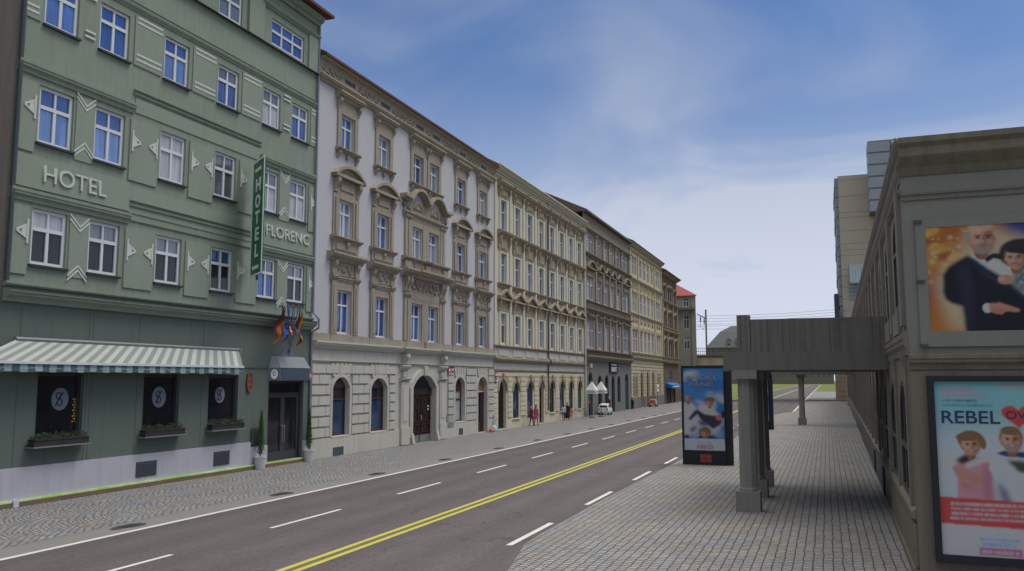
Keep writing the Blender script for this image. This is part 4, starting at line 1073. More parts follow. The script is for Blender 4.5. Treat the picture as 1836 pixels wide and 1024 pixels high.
roof(yel, off, Y0, Y1, 18.92, "dark_tile", over=0.35, thick=0.12, uo=0.0)

# ================================================================= grey-brown house with the restaurant
G0, G1 = 47.6, 69.2
brn = thing("apartment_house", "grey-brown house with a dark grey ground floor and a tall attic, behind the white parasols", "house", LF(G0, 0), ROT_LEFT)
off = (G0, 0, 0)
gc = [(48.95, 50.15), (50.35, 51.55), (53.50, 54.80), (56.40, 57.70), (59.15, 60.50), (62.25, 63.65), (65.55, 66.85), (67.10, 68.40)]
grw = [(6.75, 9.25), (11.55, 13.75), (16.15, 18.28)]
gops_ = [(a, b, c, e) for a, b in gc for c, e in grw]
ga = [(49.25, 50.92, 0.04, 4.30, 0.84), (53.1, 54.8, 0.3, 4.02, 0.8), (56.1, 57.8, 0.3, 4.03, 0.8), (59.1, 60.8, 0.04, 4.0, 0.8), (62.0, 63.65, 1.0, 4.0, 0.8), (66.1, 67.95, 0.04, 4.28, 0.9)]
mb = MB(); wall(mb, G0, G1, 5.5, 20.1, gops_); mb.build("wall", "grey_brown_plaster", brn, off)
mb = MB(); wall(mb, G0, G1, 0, 5.5, ga, d=0.004); mb.build("ground_floor_wall", "slate_plaster", brn, off)
body(brn, off, G0, G1, 20.05, "slate_plaster")
mb = MB()
for z, h, d in ((5.45, 0.5, 0.5), (6.32, 0.22, 0.4), (10.35, 0.30, 0.4), (11.20, 0.2, 0.3), (15.85, 0.30, 0.4), (18.45, 0.25, 0.3)): mould(mb, G0 + 0.02, G1 - 0.02, z, h, d)
mb.build_each("belt_course", "brown_stone", brn, off)
mb = MB()
for z0, z1 in ((5.98, 6.32), (10.66, 11.2)):
    u = G0 + 0.3
    while u < G1 - 0.4: mb.box(u, u + 0.16, 0.0, 0.18, z0, z1); u += 0.36
mb.build_each("balustrade", "brown_stone", brn, off, tol=0.3)
mb = MB()
for u in (48.1, 52.4, 55.6, 58.4, 61.4, 64.6, 68.85):
    for z0, z1 in ((6.55, 10.3), (11.4, 15.7), (16.2, 18.4)): mb.box(u - 0.24, u + 0.24, -0.02, 0.16, z0, z1); mould(mb, u - 0.32, u + 0.32, z1 - 0.42, 0.35, 0.28)
mb.build_each("pilaster_strip", "grey_brown_plaster", brn, off)
mb = MB()
for a, b in gc[2:6]: pediment_tri(mb, (a + b) / 2, 2.1, 14.75, 0.85, 0.4, 0.18); mould(mb, a - 0.35, b + 0.35, 9.6, 0.4, 0.35); mb.box(a - 0.2, b + 0.2, -0.02, 0.12, 13.8, 14.4)
for c in (50.25, 66.98): pediment_arc(mb, c, 3.3, 14.75, 0.8, 0.4, 0.2); mould(mb, c - 1.6, c + 1.6, 9.6, 0.4, 0.35); mb.box(c - 1.4, c + 1.4, -0.02, 0.12, 13.85, 14.4)
mb.build_each("window_gable", "brown_stone", brn, off)
for a, b in gc:
    for c, e in grw: window(brn, off, a, b, c, e, panes=[("glass_curtain", 2), ("glass_deep", 3), ("glass_navy", 3), ("glass_grey", 1)], transom=0.68, d=-0.12, bar=0.07)
for i, (a, b, c, e, r) in enumerate(ga):
    if i in (0, 5):
        mb = MB(); mb.extr_d(outline(a + .004, b - .004, c, e - .9, 0), -0.28, -0.2)
        for q in range(2): mb.box(a + 0.15 + 0.82 * q, a + 0.75 + 0.82 * q, -0.2, -0.17, 0.4, 1.5); mb.box(a + 0.15 + 0.82 * q, a + 0.75 + 0.82 * q, -0.2, -0.17, 1.7, 3.0)
        dr = mb.build("arched_door", "door_teal", brn, off)
        mb = MB(); mb.poly([(x, -0.24, z) for x, z in outline(a, b, e - .9, e, r)]); mb.build("fanlight", "glass_dark", dr, off)
    else:
        f = window(brn, off, a, b, c, e, r, frame="door_teal" if i > 2 else "dark_metal", panes="glass_dark", cols=2, transom=0.62, d=-0.22, bar=0.1, name="restaurant_window")
mb = MB(); mb.box(49.9, 50.15, 0.0, 0.18, 4.75, 5.15); mb.build("wall_lamp", "sign_white", brn, off)
roof(brn, off, G0, G1, 20.1, "dark_tile", over=0.5, thick=0.2, rise=3, uo=0.15)

# ================================================================= cream house
C0, C1 = 69.25, 91.7
crm = thing("apartment_house", "cream yellow house with a striped banded ground floor, behind the small orange car", "house", LF(C0, 0), ROT_LEFT)
off = (C0, 0, 0)
cc = [(70.95, 72.15), (72.45, 73.65), (75.6, 76.9), (78.2, 79.5), (80.8, 82.1), (83.5, 84.8), (87.2, 88.4), (88.8, 90.0)]
crw = [(6.95, 9.45), (11.9, 14.15), (16.6, 18.7)]
ca = [(70.6, 71.5, 1.4, 4.0, 0.4), (72.1, 73.0, 1.4, 4.0, 0.4), (75.1, 76.9, 0.04, 4.5, 0.8), (79.1, 80.9, 0.04, 4.55, 0.8), (83.0, 84.8, 0.04, 4.58, 0.8), (86.9, 87.8, 1.4, 4.0, 0.4), (88.5, 89.4, 1.4, 4.0, 0.4)]
mb = MB(); wall(mb, C0, C1, 6.0, 20.4, [(a, b, c, e) for a, b in cc for c, e in crw]); mb.build("wall", "cream_yellow", crm, off)
mb = MB(); wall(mb, C0, C1, 0, 6.0, ca, d=0.004); mb.build("ground_floor_wall", "cream_yellow", crm, off)
body(crm, off, C0, C1, 20.3, "cream_yellow")
mb = MB(); rustic(mb, C0 + 0.02, C1 - 0.02, 1.4, 6.0, 0.42, ca, 0.18, d=0.08, gap=0.10, vj=False); mb.build_each("rusticated_blocks", "cream_yellow", crm, off, tol=0.12)
mb = MB(); mb.box(C0 + .02, 75.0, -0.02, 0.12, 0.02, 1.33); mb.box(77, 79.0, -0.02, 0.12, 0.02, 1.33); mb.box(81, 82.9, -0.02, 0.12, 0.02, 1.33); mb.box(84.9, C1 - 0.02, -0.02, 0.12, 0.02, 1.33); mb.build_each("plinth", "slate_plaster", crm, off)
mb = MB()
for z, h, d in ((6.05, 0.3, 0.4), (6.70, 0.2, 0.3), (11.45, 0.3, 0.3), (15.75, 0.35, 0.35), (19.4, 0.3, 0.25), (20.0, 0.4, 0.5)): mould(mb, C0 + 0.02, C1 - 0.02, z, h, d)
mb.build_each("belt_course", "cream_ornament", crm, off)
mb = MB()
for a, b in cc:
    mb.box(a + 0.2, b - 0.2, -0.02, 0.05, 6.42, 6.66); mb.extr_d(arc(a - 0.25, b + 0.25, 9.7, 0.75), -0.02, 0.16); mb.ball((a + b) / 2, 0.15, 10.0, 0.4, 0.15, 0.45); mb.ball((a + b) / 2, 0.1, 10.9, 0.35, 0.1, 0.25)
    mb.box(a - 0.2, b + 0.2, -0.02, 0.14, 14.4, 14.7); relief(mb, a - 0.1, b + 0.1, 14.8, 15.6, 0.06, int(a), 4); mb.box(a - 0.15, b + 0.15, -0.02, 0.1, 18.85, 19.2)
mb.build_each("stucco_ornament", "cream_ornament", crm, off)
mb = MB()
for u in (69.7, 74.5, 85.9, 91.2): mb.box(u - 0.3, u + 0.3, -0.02, 0.14, 6.95, 19.4)
mb.build_each("pilaster_strip", "cream_yellow", crm, off)
for a, b in cc:
    for c, e in crw: window(crm, off, a, b, c, e, panes=[("glass_navy", 3), ("glass_deep", 3), ("glass_grey", 1)], transom=0.66, d=-0.10, bar=0.07)
for i, (a, b, c, e, r) in enumerate(ca):
    if 2 <= i <= 4:
        mb = MB(); mb.extr_d(outline(a + .004, b - .004, c, 3.3, 0), -0.28, -0.2); mb.box(a + .3, b - .3, -0.2, -0.17, 0.5, 1.4); dr = mb.build("arched_door", "door_brown", crm, off)
        mb = MB(); mb.poly([(x, -0.24, z) for x, z in outline(a, b, 3.3, e, r)]); mb.build("fanlight", "glass_dark" if i == 3 else "glass_grey", dr, off)
    else: window(crm, off, a, b, c, e, r, frame="plaque_brown", panes="glass_dark", cols=1, transom=0.7, d=-0.2, bar=0.07, name="shop_window")
roof(crm, off, C0, C1, 20.4, "dark_tile", over=0.6, thick=0.12, rise=3, uo=0.1)

# ================================================================= dark brick house
D0, D1 = 91.75, 105.8
drk = thing("apartment_house", "narrow dark brown brick house with three ornate bays and a blue shop awning", "house", LF(D0, 0), ROT_LEFT)
off = (D0, 0, 0)
dcw = [(93.2, 94.5), (97.0, 98.3), (98.7, 100.0), (103.0, 104.3)]
drw = [(7.0, 9.4), (11.5, 13.5), (15.5, 17.3)]
dg = [(94.6, 96.4, 0.04, 2.3, 0), (97.2, 98.8, 0.04, 2.3, 0), (101.0, 102.6, 0.04, 2.3, 0), (97.0, 98.3, 3.5, 4.8, 0), (98.7, 100.0, 3.5, 4.8, 0)]
mb = MB(); wall(mb, D0, D1, 0, 19.5, [(a, b, c, e) for a, b in dcw for c, e in drw] + dg); mb.build("wall", "dark_brown_brick", drk, off)
body(drk, off, D0, D1, 19.4, "dark_brown_brick")
mb = MB()
for z, h, d in ((5.9, 0.3, 0.4), (6.6, 0.2, 0.3), (10.5, 0.35, 0.4), (11.1, 0.2, 0.3), (14.9, 0.35, 0.4), (19.1, 0.35, 0.6)): mould(mb, D0 + 0.02, D1 - 0.02, z, h, d)
for u in (92.2, 95.8, 101.3, 105.3): mb.box(u - 0.3, u + 0.3, -0.02, 0.2, 6.9, 14.9)
for z in (6.25, 10.85): 
    u = D0 + 0.3
    while u < D1 - 0.4: mb.box(u, u + 0.2, 0.0, 0.2, z, z + 0.4); u += 0.5
for a, b in dcw:
    for z in (9.5, 13.6, 17.4): mb.band(arc(a - 0.3, b + 0.3, z, 0.5, 8), 0.2, -0.02, 0.25)
mb.build("stone_ornament", "dark_ornament", drk, off)
for a, b in dcw:
    for c, e in drw: window(drk, off, a, b, c, e, panes=[("glass_blue", 2), ("glass_grey", 3), ("glass_curtain", 2)], transom=0.66, d=-0.2, bar=0.09)
for a, b, c, e, r in dg[3:]: window(drk, off, a, b, c, e, panes="glass_dark", cols=2, transom=None, d=-0.2, bar=0.08)
for i, (a, b, c, e, r) in enumerate(dg[:3]):
    mb = MB(); mb.box(a + .004, b - .004, -0.28, -0.2, c, e - .004); mb.box(a + .2, b - .2, -0.2, -0.18, 0.9, 2.0); mb.build("shop_door", "awning_blue" if i == 0 else "door_dark", drk, off)
roof(drk, off, D0, D1, 19.5, "dark_tile", over=0.8, thick=0.12, rise=3, uo=0.3)

# ================================================================= street-side things in front of the left row
def place_left(name, label, cat, u, d, group=None, z=0.0, rot=0.0):
    return thing(name, label, cat, LF(u, d, z), ROT_LEFT + rot, group)
# striped awning over the restaurant windows
aw = place_left("awning", "striped pale green awning over the three dark restaurant windows of the green hotel", "awning", -10.0, 0)
o_ = (-10.0, 0, 0); A0, A1 = -14.9, -4.95
def wide(u, d): return u - (A1 - u) / (A1 - A0) * 1.3 * (d - 0.1) / 0.56 - 0.45 * (d - 0.1) / 0.56
mb = MB(); n = 46
for k in range(n):
    mb.mi = k % 2; a, b = A0 + (A1 - A0) * k / n, A0 + (A1 - A0) * (k + 1) / n
    P = [(0.10, 4.72), (0.38, 4.40), (0.66, 4.09)]
    for (d0, z0), (d1, z1) in zip(P, P[1:]): mb.poly([(wide(a, d0), d0, z0), (wide(b, d0), d0, z0), (wide(b, d1), d1, z1), (wide(a, d1), d1, z1)])
mb.build("canopy_cloth", ["awning_pale", "awning_dark"], aw, o_)
mb = MB()
rnd = random.Random(11)
for k in range(n):
    mb.mi = 1 if k % 2 else 0; a, b = A0 + (A1 - A0) * k / n, A0 + (A1 - A0) * (k + 1) / n
    zb = 3.81 + 0.012 * math.sin(k * 1.7)
    a, b = wide(a, 0.66), wide(b, 0.66)
    mb.poly([(a, 0.655, 4.03), (b, 0.655, 4.03), (b, 0.665 + 0.02 * math.sin(k + 1), zb), (a, 0.665 + 0.02 * math.sin(k), zb)])
val = mb.build("valance", ["valance_pale", "valance_teal"], aw, o_)
mb = MB()
u = wide(A0, 0.66) + 0.5
while u < wide(A1, 0.66) - 0.4:                       # rows of pale script along the valance
    for k in range(rnd.randint(5, 9)):
        h = rnd.uniform(0.03, 0.08); z = 3.895 + rnd.uniform(-0.01, 0.01)
        mb.tube([(u, 0.70, z), (u + 0.02, 0.70, z + h), (u + 0.045, 0.70, z)], 0.008, 4); u += 0.065
    u += rnd.uniform(0.3, 0.6)
mb.build("valance_script", "awning_pale", val, o_)
mb = MB(); mb.box(wide(A0, 0.66) - 0.02, wide(A1, 0.66) + 0.02, 0.62, 0.70, 4.03, 4.105); mb.build("front_bar", "white_frame", aw, o_)
mb = MB(); mb.tube([(A0, 0.08, 4.74), (A1 + 0.12, 0.08, 4.74)], 0.07, 8); mb.box(A1 + 0.02, A1 + 0.12, 0.01, 0.16, 4.55, 4.82); mb.build("roller_tube", "galvanised", aw, o_)
for u in (A0 + 0.1, -10.1, A1 - 0.06):
    mb = MB(); mb.tube([(u, 0.05, 4.35), (wide(u, 0.36), 0.36, 4.16), (wide(u, 0.63), 0.63, 4.05)], 0.025); mb.build("folding_arm", "galvanised", aw, o_)
# flower troughs
def trough(u0, u1, z, label):
    c = (u0 + u1) / 2; t = place_left("flower_trough", label, "planter", c, 0.02, "window troughs of the restaurant", z)
    w = (u1 - u0) / 2
    mb = MB()
    for s_ in (-1, 1):
        x0, x1 = (-w, -0.01) if s_ < 0 else (0.01, w)
        mb.box(x0, x1, 0.06, 0.30, 0.02, 0.22); mb.box(x0 - 0.0, x1, 0.05, 0.315, 0.19, 0.235)
    mb.build("trough", "trough_dark", t)
    mb = MB(); mb.box(-w - 0.04, w + 0.04, 0.01, 0.34, -0.02, 0.018); mb.build("shelf", "galvanised", t)
    mb = MB(); r_ = random.Random(int(u0 * 10))
    for k in range(420):
        x = r_.uniform(-w + 0.03, w - 0.03); h = 0.05 + 0.13 * abs(math.sin(x * 5.0 + u0)) ; zz = 0.22 + r_.random() * h; d = r_.uniform(0.07, 0.30); s_ = r_.uniform(0.015, 0.035); a = r_.uniform(0, PI)
        q = [(x - s_ * math.cos(a), d - s_ * math.sin(a), zz), (x + s_ * math.cos(a), d + s_ * math.sin(a), zz), (x + s_ * 0.5, d, zz + s_ * 2.0)]
        mb.poly(q)
    mb.build("foliage", "leaf_olive", t, weld=False)
trough(-14.28, -12.32, 1.64, "dark flower trough under the restaurant window with the yellow chequered strip")
trough(-9.97, -8.07, 1.66, "dark flower trough under the middle restaurant window")
trough(-6.62, -4.74, 1.69, "dark flower trough under the restaurant window nearest the hotel door")
# potted cypresses beside the door
def cypress(u, d, label, h):
    t = place_left("potted_cypress", label, "potted plant", u, d, "slim cypresses flanking the hotel door")
    mb = MB(); mb.lathe(0, 0, [(0.19, 0.02), (0.235, 0.46), (0.25, 0.46), (0.25, 0.52), (0.21, 0.52), (0.20, 0.47)], 20); mb.build("pot", "pot_white", t)
    mb = MB(); mb.tube([(0, 0, 0.45), (0.01, 0, 1.1), (0, 0, h - 0.2)], 0.02, 6, 0.006); mb.build("trunk", "plaque_brown", t)
    mb = MB(); r_ = random.Random(int(h * 100))
    for k in range(1500):
        f = r_.random() ** 0.8; z = 0.58 + f * (h - 0.58); rad = 0.17 * (1 - f) ** 0.75 * min(1, 0.45 + f * 6) + 0.012
        a = r_.uniform(0, 2 * PI); rr = rad * r_.uniform(0.35, 1.08); s_ = r_.uniform(0.012, 0.028)
        x, d_ = rr * math.cos(a), rr * math.sin(a); tx, td = -math.sin(a), math.cos(a)
        mb.poly([(x - tx * s_, d_ - td * s_, z), (x + tx * s_, d_ + td * s_, z), (x * 1.1, d_ * 1.1, z + s_ * 3.2)])
    mb.build("foliage", "leaf_green", t, weld=False)
cypress(-3.60, 0.27, "potted dwarf cypress left of the hotel door, by the grey wall box", 2.33)
cypress(-0.13, 0.27, "potted dwarf cypress right of the hotel door, beside the white house", 2.27)
# lime strip and brown step along the foot of the hotel
ls = place_left("foot_rail", "lime green rail on a brown step along the foot of the green hotel", "rail", -7.5, 0)
o_ = (-7.5, 0, 0)
mb = MB(); mb.box(H0 - 0.3, 0.26, 0.04, 0.16, 0.0, 0.145); mb.build("step", "kerb_brown", ls, o_)
mb = MB(); mb.box(H0 - 0.3, 0.26, 0.055, 0.13, 0.146, 0.20); mb.box(0.18, 0.26, 0.131, 0.19, 0.02, 0.20); mb.build("rail", "lime_strip", ls, o_)
mb = MB(); mb.box(-14.72, -14.55, 0.05, 0.20, 0.02, 0.22); mb.build("post", "pot_white", ls, o_)
# oval plaque, house number plates
t = place_left("oval_plaque", "brown oval plaque on the green wall between awning and hotel door", "sign", -4.15, 0.0, None, 3.49)
mb = MB(); mb.extr_d([(0.18 * math.cos(2 * PI * i / 24), 0.42 * math.sin(2 * PI * i / 24)) for i in range(24)], 0.01, 0.07); mb.build("plate", "plaque_brown", t)
mb = MB(); ps = [(math.cos(2 * PI * i / 24), math.sin(2 * PI * i / 24)) for i in range(24)]
mb.ring([(0.18 * x, 0.42 * y) for x, y in ps], [(0.15 * x, 0.38 * y) for x, y in ps], 0.02, 0.085); mb.band([(-0.09, 0.12), (0.0, 0.16), (0.09, 0.12)], 0.05, 0.06, 0.078); mb.band([(-0.09, -0.1), (0.0, -0.06), (0.09, -0.1)], 0.05, 0.06, 0.078); mb.build("rim", "oak_panel", t)
for nm, lab, u, z, mt in (("red", "small red house number plate right of the brown carriage door", 15.42, 4.16, "plate_red"), ("blue", "small blue house number plate right of the brown carriage door", 15.92, 4.18, "plate_blue"),
                          ("red", "small red house number plate above the first arched door of the yellow house", 23.45, 3.92, "plate_red"), ("blue", "small blue house number plate above the first arched door of the yellow house", 23.45, 3.50, "plate_blue"),
                          ("red", "small red house number plate at the top right of the hotel door", 0.10, 3.75, "plate_red")):
    t = place_left("house_number_plate", lab, "sign", u, 0.0, "house number plates", z)
    mb = MB(); mb.box(-0.19, 0.19, 0.065, 0.10, -0.17, 0.17); mb.build("plate", mt, t)
    mb = MB()
    for k in range(2): mb.box(-0.10 + 0.11 * k, -0.03 + 0.11 * k, 0.10, 0.106, -0.08, 0.08)
    mb.build("numerals", "sign_white", t)
# green vertical hotel sign
xd = (0.527, -0.850)
sg = thing("hotel_sign", "tall green vertical sign with white letters HOTEL, sticking out from the hotel front", "sign", LF(-4.707, 0.30, 7.63), rot_of(xd))
W, Hh = 1.70, 4.64
mb = MB(); mb.box(0, W, -0.035, 0.0, 0, Hh); mb.build("panel", "sign_green", sg)
mb = MB(); mb.ring([(0, 0), (0, Hh), (W, Hh), (W, 0)], [(0.09, 0.07), (0.09, Hh - 0.07), (W - 0.09, Hh - 0.07), (W - 0.09, 0.07)], 0.001, 0.02); mb.build("white_border", "sign_white", sg)
for ch, z, h in (("H", 3.38, 0.66), ("O", 2.71, 0.66), ("T", 2.06, 0.60), ("E", 1.40, 0.50), ("L", 0.74, 0.46)):
    text_mesh("letter", ch, 0.70, "sign_white", sg, 0.86, 0.004, z, 0.012, width=h, centre=True, bold=0.02)
text_mesh("small_lettering", "FLORENC", 0.21, "sign_white", sg, 0.86, 0.012, 4.16, 0.02, centre=True)
text_mesh("small_lettering", "FLORENC", 0.21, "sign_white", sg, 0.86, 0.012, 0.24, 0.02, centre=True)
mb = MB()
for z in (0.5, 2.3, 3.6): mb.tube([(0.0, -0.05, z), (-0.28, -0.12, z - 0.02)], 0.035)
mb.tube([(0.9, -0.05, 0.0), (0.9, -0.05, -0.18)], 0.05); mb.build("bracket", "iron", sg)
# flags
def flag(label, tip_u, tip_z, du, drop, mats, across=False, d=0.95, star=False):
    b = Vector((-1.57, 0.14, 4.80)); tp = Vector((tip_u, d, tip_z))
    t = place_left("flag", label, "flag", -1.57, 0.14, "national flags over the hotel door", 4.80)
    o_ = (-1.57, -0.14, 4.80)
    mb = MB(); mb.tube([tuple(b), tuple(tp)], 0.016, 6); mb.ball(tp.x, tp.y, tp.z, 0.03, 0.03, 0.03, 6, 4); mb.build("pole", "galvanised", t, o_)
    mb = MB(); NA, NB = 6, 9
    def P(a, c):
        h = tp + (b - tp) * (0.02 + 0.36 * a)
        f = c ** 0.8
        return (h.x + du * f + 0.05 * math.sin(c * 9 + a * 2) * (0.3 + a), h.y + 0.09 * math.sin(c * 7 + a * 5), h.z - drop * f * (1 - 0.28 * a) + 0.03 * math.sin(a * 8 + c * 5))
    for i in range(NA):
        for j in range(NB):
            s_ = (j * len(mats) // NB) if across else (i * len(mats) // NA)
            mb.mi = s_
            mb.poly([P(i / NA, j / NB), P((i + 1) / NA, j / NB), P((i + 1) / NA, (j + 1) / NB), P(i / NA, (j + 1) / NB)])
    cl = mb.build("cloth", list(mats), t, o_, smooth=True)
    if star:
        mb = MB()
        for k in range(8):
            a, c = 0.5 + 0.26 * math.cos(2 * PI * k / 8), 0.45 + 0.22 * math.sin(2 * PI * k / 8); q = P(a, c); mb.ball(q[0], q[1] + 0.012, q[2], 0.025, 0.02, 0.025, 5, 3)
        mb.build("gold_stars", "flag_gold", cl, o_)
flag("black, red and gold striped flag, leftmost of the fan over the hotel door", -3.42, 6.62, -0.52, 1.25, ("flag_black", "flag_red", "flag_gold"))
flag("blue flag with a ring of gold stars in the fan over the hotel door", -3.02, 6.68, -0.20, 1.30, ("flag_blue",), star=True)
flag("flag of red, white and blue bands, middle of the fan over the door", -2.62, 6.68, -0.10, 1.25, ("flag_blue", "flag_white", "flag_red", "flag_white", "flag_red", "flag_blue"), True)
flag("white flag with a dark blue band in the fan over the hotel door", -2.22, 6.70, 0.05, 1.15, ("flag_blue", "flag_white", "flag_white"))
flag("red and gold striped flag, rightmost of the fan over the hotel door", -2.02, 6.66, 0.12, 1.40, ("flag_gold", "flag_red", "flag_red", "flag_gold"))

# restaurant board
t = place_left("restaurant_sign", "black restaurant board with white capitals on the grey-brown house", "sign", 59.95, 0.0, None, 4.31)
mb = MB(); mb.box(-1.9, 1.9, 0.02, 0.14, 0, 1.08); mb.build("board", "cloth_dark", t)
text_mesh("lettering", "BENEXT", 0.72, "sign_white", t, 0.0, 0.145, 0.12, 0.02, width=None, centre=True)
mb = MB()
for k in range(9): mb.box(-1.2 + 0.27 * k, -1.0 + 0.27 * k, 0.14, 0.155, 0.82, 0.92)
mb.build("small_lettering", "sign_white", t)
# parasols
def parasol(u, d, label):
    t = place_left("parasol", label, "parasol", u, d, "white parasols at the restaurant"); w = 0.50; s_ = MB()
    mb = MB(); P0 = (0, 0, 3.42); cs = [(-w, -w), (w, -w), (w, w), (-w, w)]
    for k in range(4):
        a, b = cs[k], cs[(k + 1) % 4]; m = ((a[0] + b[0]) / 2 * 0.96, (a[1] + b[1]) / 2 * 0.96)
        mb.poly([P0, (a[0], a[1], 2.58), (m[0], m[1], 2.60)]); mb.poly([P0, (m[0], m[1], 2.60), (b[0], b[1], 2.58)])
        mb.poly([(a[0], a[1], 2.578), (b[0], b[1], 2.578), (b[0], b[1], 2.26), (a[0], a[1], 2.26)])
    cl = mb.build("canopy_cloth", "parasol_cloth", t)
    mb = MB()
    for k in range(7): mb.box(-0.34 + 0.1 * k, -0.28 + 0.1 * k, w + 0.001, w + 0.008, 2.38, 2.46); mb.box(w + 0.001, w + 0.008, -0.34 + 0.1 * k, -0.28 + 0.1 * k, 2.38, 2.46); mb.box(-w - 0.008, -w - 0.001, -0.34 + 0.1 * k, -0.28 + 0.1 * k, 2.38, 2.46)
    mb.build("valance_script", "vent_grey", cl)
    mb = MB(); mb.tube([(0, 0, 0.1), (0, 0, 3.38)], 0.03, 8); mb.build("pole", "dark_metal", t)
    mb = MB(); mb.lathe(0, 0, [(0.26, 0.02), (0.26, 0.10), (0.08, 0.14)], 12); mb.build("base", "concrete", t)
parasol(45.0, 1.45, "white pyramid parasol, left one of the pair before the grey-brown house")
parasol(47.9, 1.60, "white pyramid parasol, right one of the pair before the grey-brown house")
# small cars
def small_car(u, d, label, paint, sc):
    t = place_left("parked_car", label, "car", u, d, "small cars parked against the houses", 0.0, 0.0)
    def X(l): return [(x * sc, z * sc) for x, z in l]
    side = X([(-1.05, 0.25), (-1.10, 0.55), (-1.04, 0.86), (-0.86, 1.22), (-0.55, 1.40), (0.05, 1.42), (0.42, 1.22), (0.66, 0.92), (1.05, 0.80), (1.14, 0.55), (1.10, 0.25)])
    w = 0.66 * sc; mb = MB(); n_ = len(side)
    def ins(z): return 1.0 if z < 0.9 * sc else 1 - 0.28 * (z - 0.9 * sc) / (0.52 * sc)
    v = [(x, -w * ins(z), z) for x, z in side] + [(x, w * ins(z), z) for x, z in side]
    mb.xyz(v, [(i, (i + 1) % n_, n_ + (i + 1) % n_, n_ + i) for i in range(n_)] + [list(range(n_))[::-1], list(range(n_, 2 * n_))])
    bd = mb.build("body", paint, t, smooth=False)
    bv = bd.modifiers.new("bevel", 'BEVEL'); bv.width = 0.05 * sc; bv.segments = 2; bv.limit_method = 'ANGLE'; bv.angle_limit = R(20)
    def win(name, pts, mat):
        m_ = MB(); m_.xyz([(x * sc, y * sc, z * sc) for x, y, z in pts], [list(range(len(pts)))]); m_.build(name, mat, t)
    win("rear_window", [(-1.012, -0.50, 0.93), (-1.012, 0.50, 0.93), (-0.895, 0.46, 1.20), (-0.895, -0.46, 1.20)], "glass_deep")
    win("windscreen", [(0.665, -0.50, 0.95), (0.665, 0.50, 0.95), (0.46, 0.46, 1.21), (0.46, -0.46, 1.21)], "glass_deep")
    for s_ in (-1, 1):
        win("side_window", [(-0.80, s_ * 0.655, 0.93), (0.50, s_ * 0.655, 0.93), (0.30, s_ * 0.56, 1.27), (-0.55, s_ * 0.54, 1.31)], "glass_dark")
        m_ = MB(); m_.ball(-1.07 * sc, s_ * 0.5 * sc, 0.72 * sc, 0.05 * sc, 0.09 * sc, 0.12 * sc); m_.build("tail_light", "lamp_red", t)
        m_ = MB(); m_.ball(1.07 * sc, s_ * 0.48 * sc, 0.68 * sc, 0.06 * sc, 0.11 * sc, 0.09 * sc); m_.build("headlight", "sign_white", t)
        for x in (-0.72, 0.72):
            m_ = MB(); c = [(0.24 * sc * math.cos(2 * PI * i / 18), 0.24 * sc * math.sin(2 * PI * i / 18)) for i in range(18)]
            m_.extr_d([(x * sc + p, 0.25 * sc + q) for p, q in c], s_ * 0.50 * sc, s_ * 0.68 * sc); wh = m_.build("wheel", "rubber", t)
            m_ = MB(); m_.extr_d([(x * sc + p * 0.6, 0.25 * sc + q * 0.6) for p, q in c], s_ * 0.66 * sc, s_ * 0.692 * sc); m_.build("rim", "galvanised", wh)
    m_ = MB(); m_.box(-1.12 * sc, -1.06 * sc, -0.25 * sc, 0.25 * sc, 0.42 * sc, 0.54 * sc); m_.build("number_plate", "sign_white", t)
small_car(52.6, 0.85, "small white car parked under the white parasols", "car_white", 0.82)
small_car(79.6, 0.75, "small orange-red car parked before the cream house", "car_orange", 0.72)
# traffic sign, blue awning
t = place_left("traffic_sign", "white traffic sign on a thin grey pole before the cream house", "sign", 82.6, 0.8)
mb = MB(); mb.tube([(0, 0, 0.0), (0, 0, 2.95)], 0.06, 8); mb.build("pole", "galvanised", t)
mb = MB(); mb.box(-0.55, 0.55, 0.07, 0.10, 1.95, 2.9); mb.build("plate", "sign_white", t)
mb = MB(); mb.box(-0.25, 0.25, 0.10, 0.112, 2.25, 2.6); mb.build("symbol", "cloth_dark", t)
t = place_left("awning", "bright blue shop awning on the dark brown brick house", "awning", 98.2, 0)
mb = MB(); mb.poly([(-4.4, 0.02, 3.1), (4.4, 0.02, 3.1), (4.4, 0.9, 2.75), (-4.4, 0.9, 2.75)]); mb.box(-4.4, 4.4, 0.88, 0.91, 2.25, 2.76); mb.poly([(-4.4, 0.02, 3.1), (-4.4, 0.9, 2.75), (-4.4, 0.9, 2.25), (-4.4, 0.02, 2.4)]); mb.build("canopy_cloth", "awning_blue", t)
mb = MB()
for k in range(9): mb.box(-2.6 + 0.6 * k, -2.2 + 0.6 * k, 0.912, 0.925, 2.42, 2.62)
mb.build("lettering", "sign_white", t)
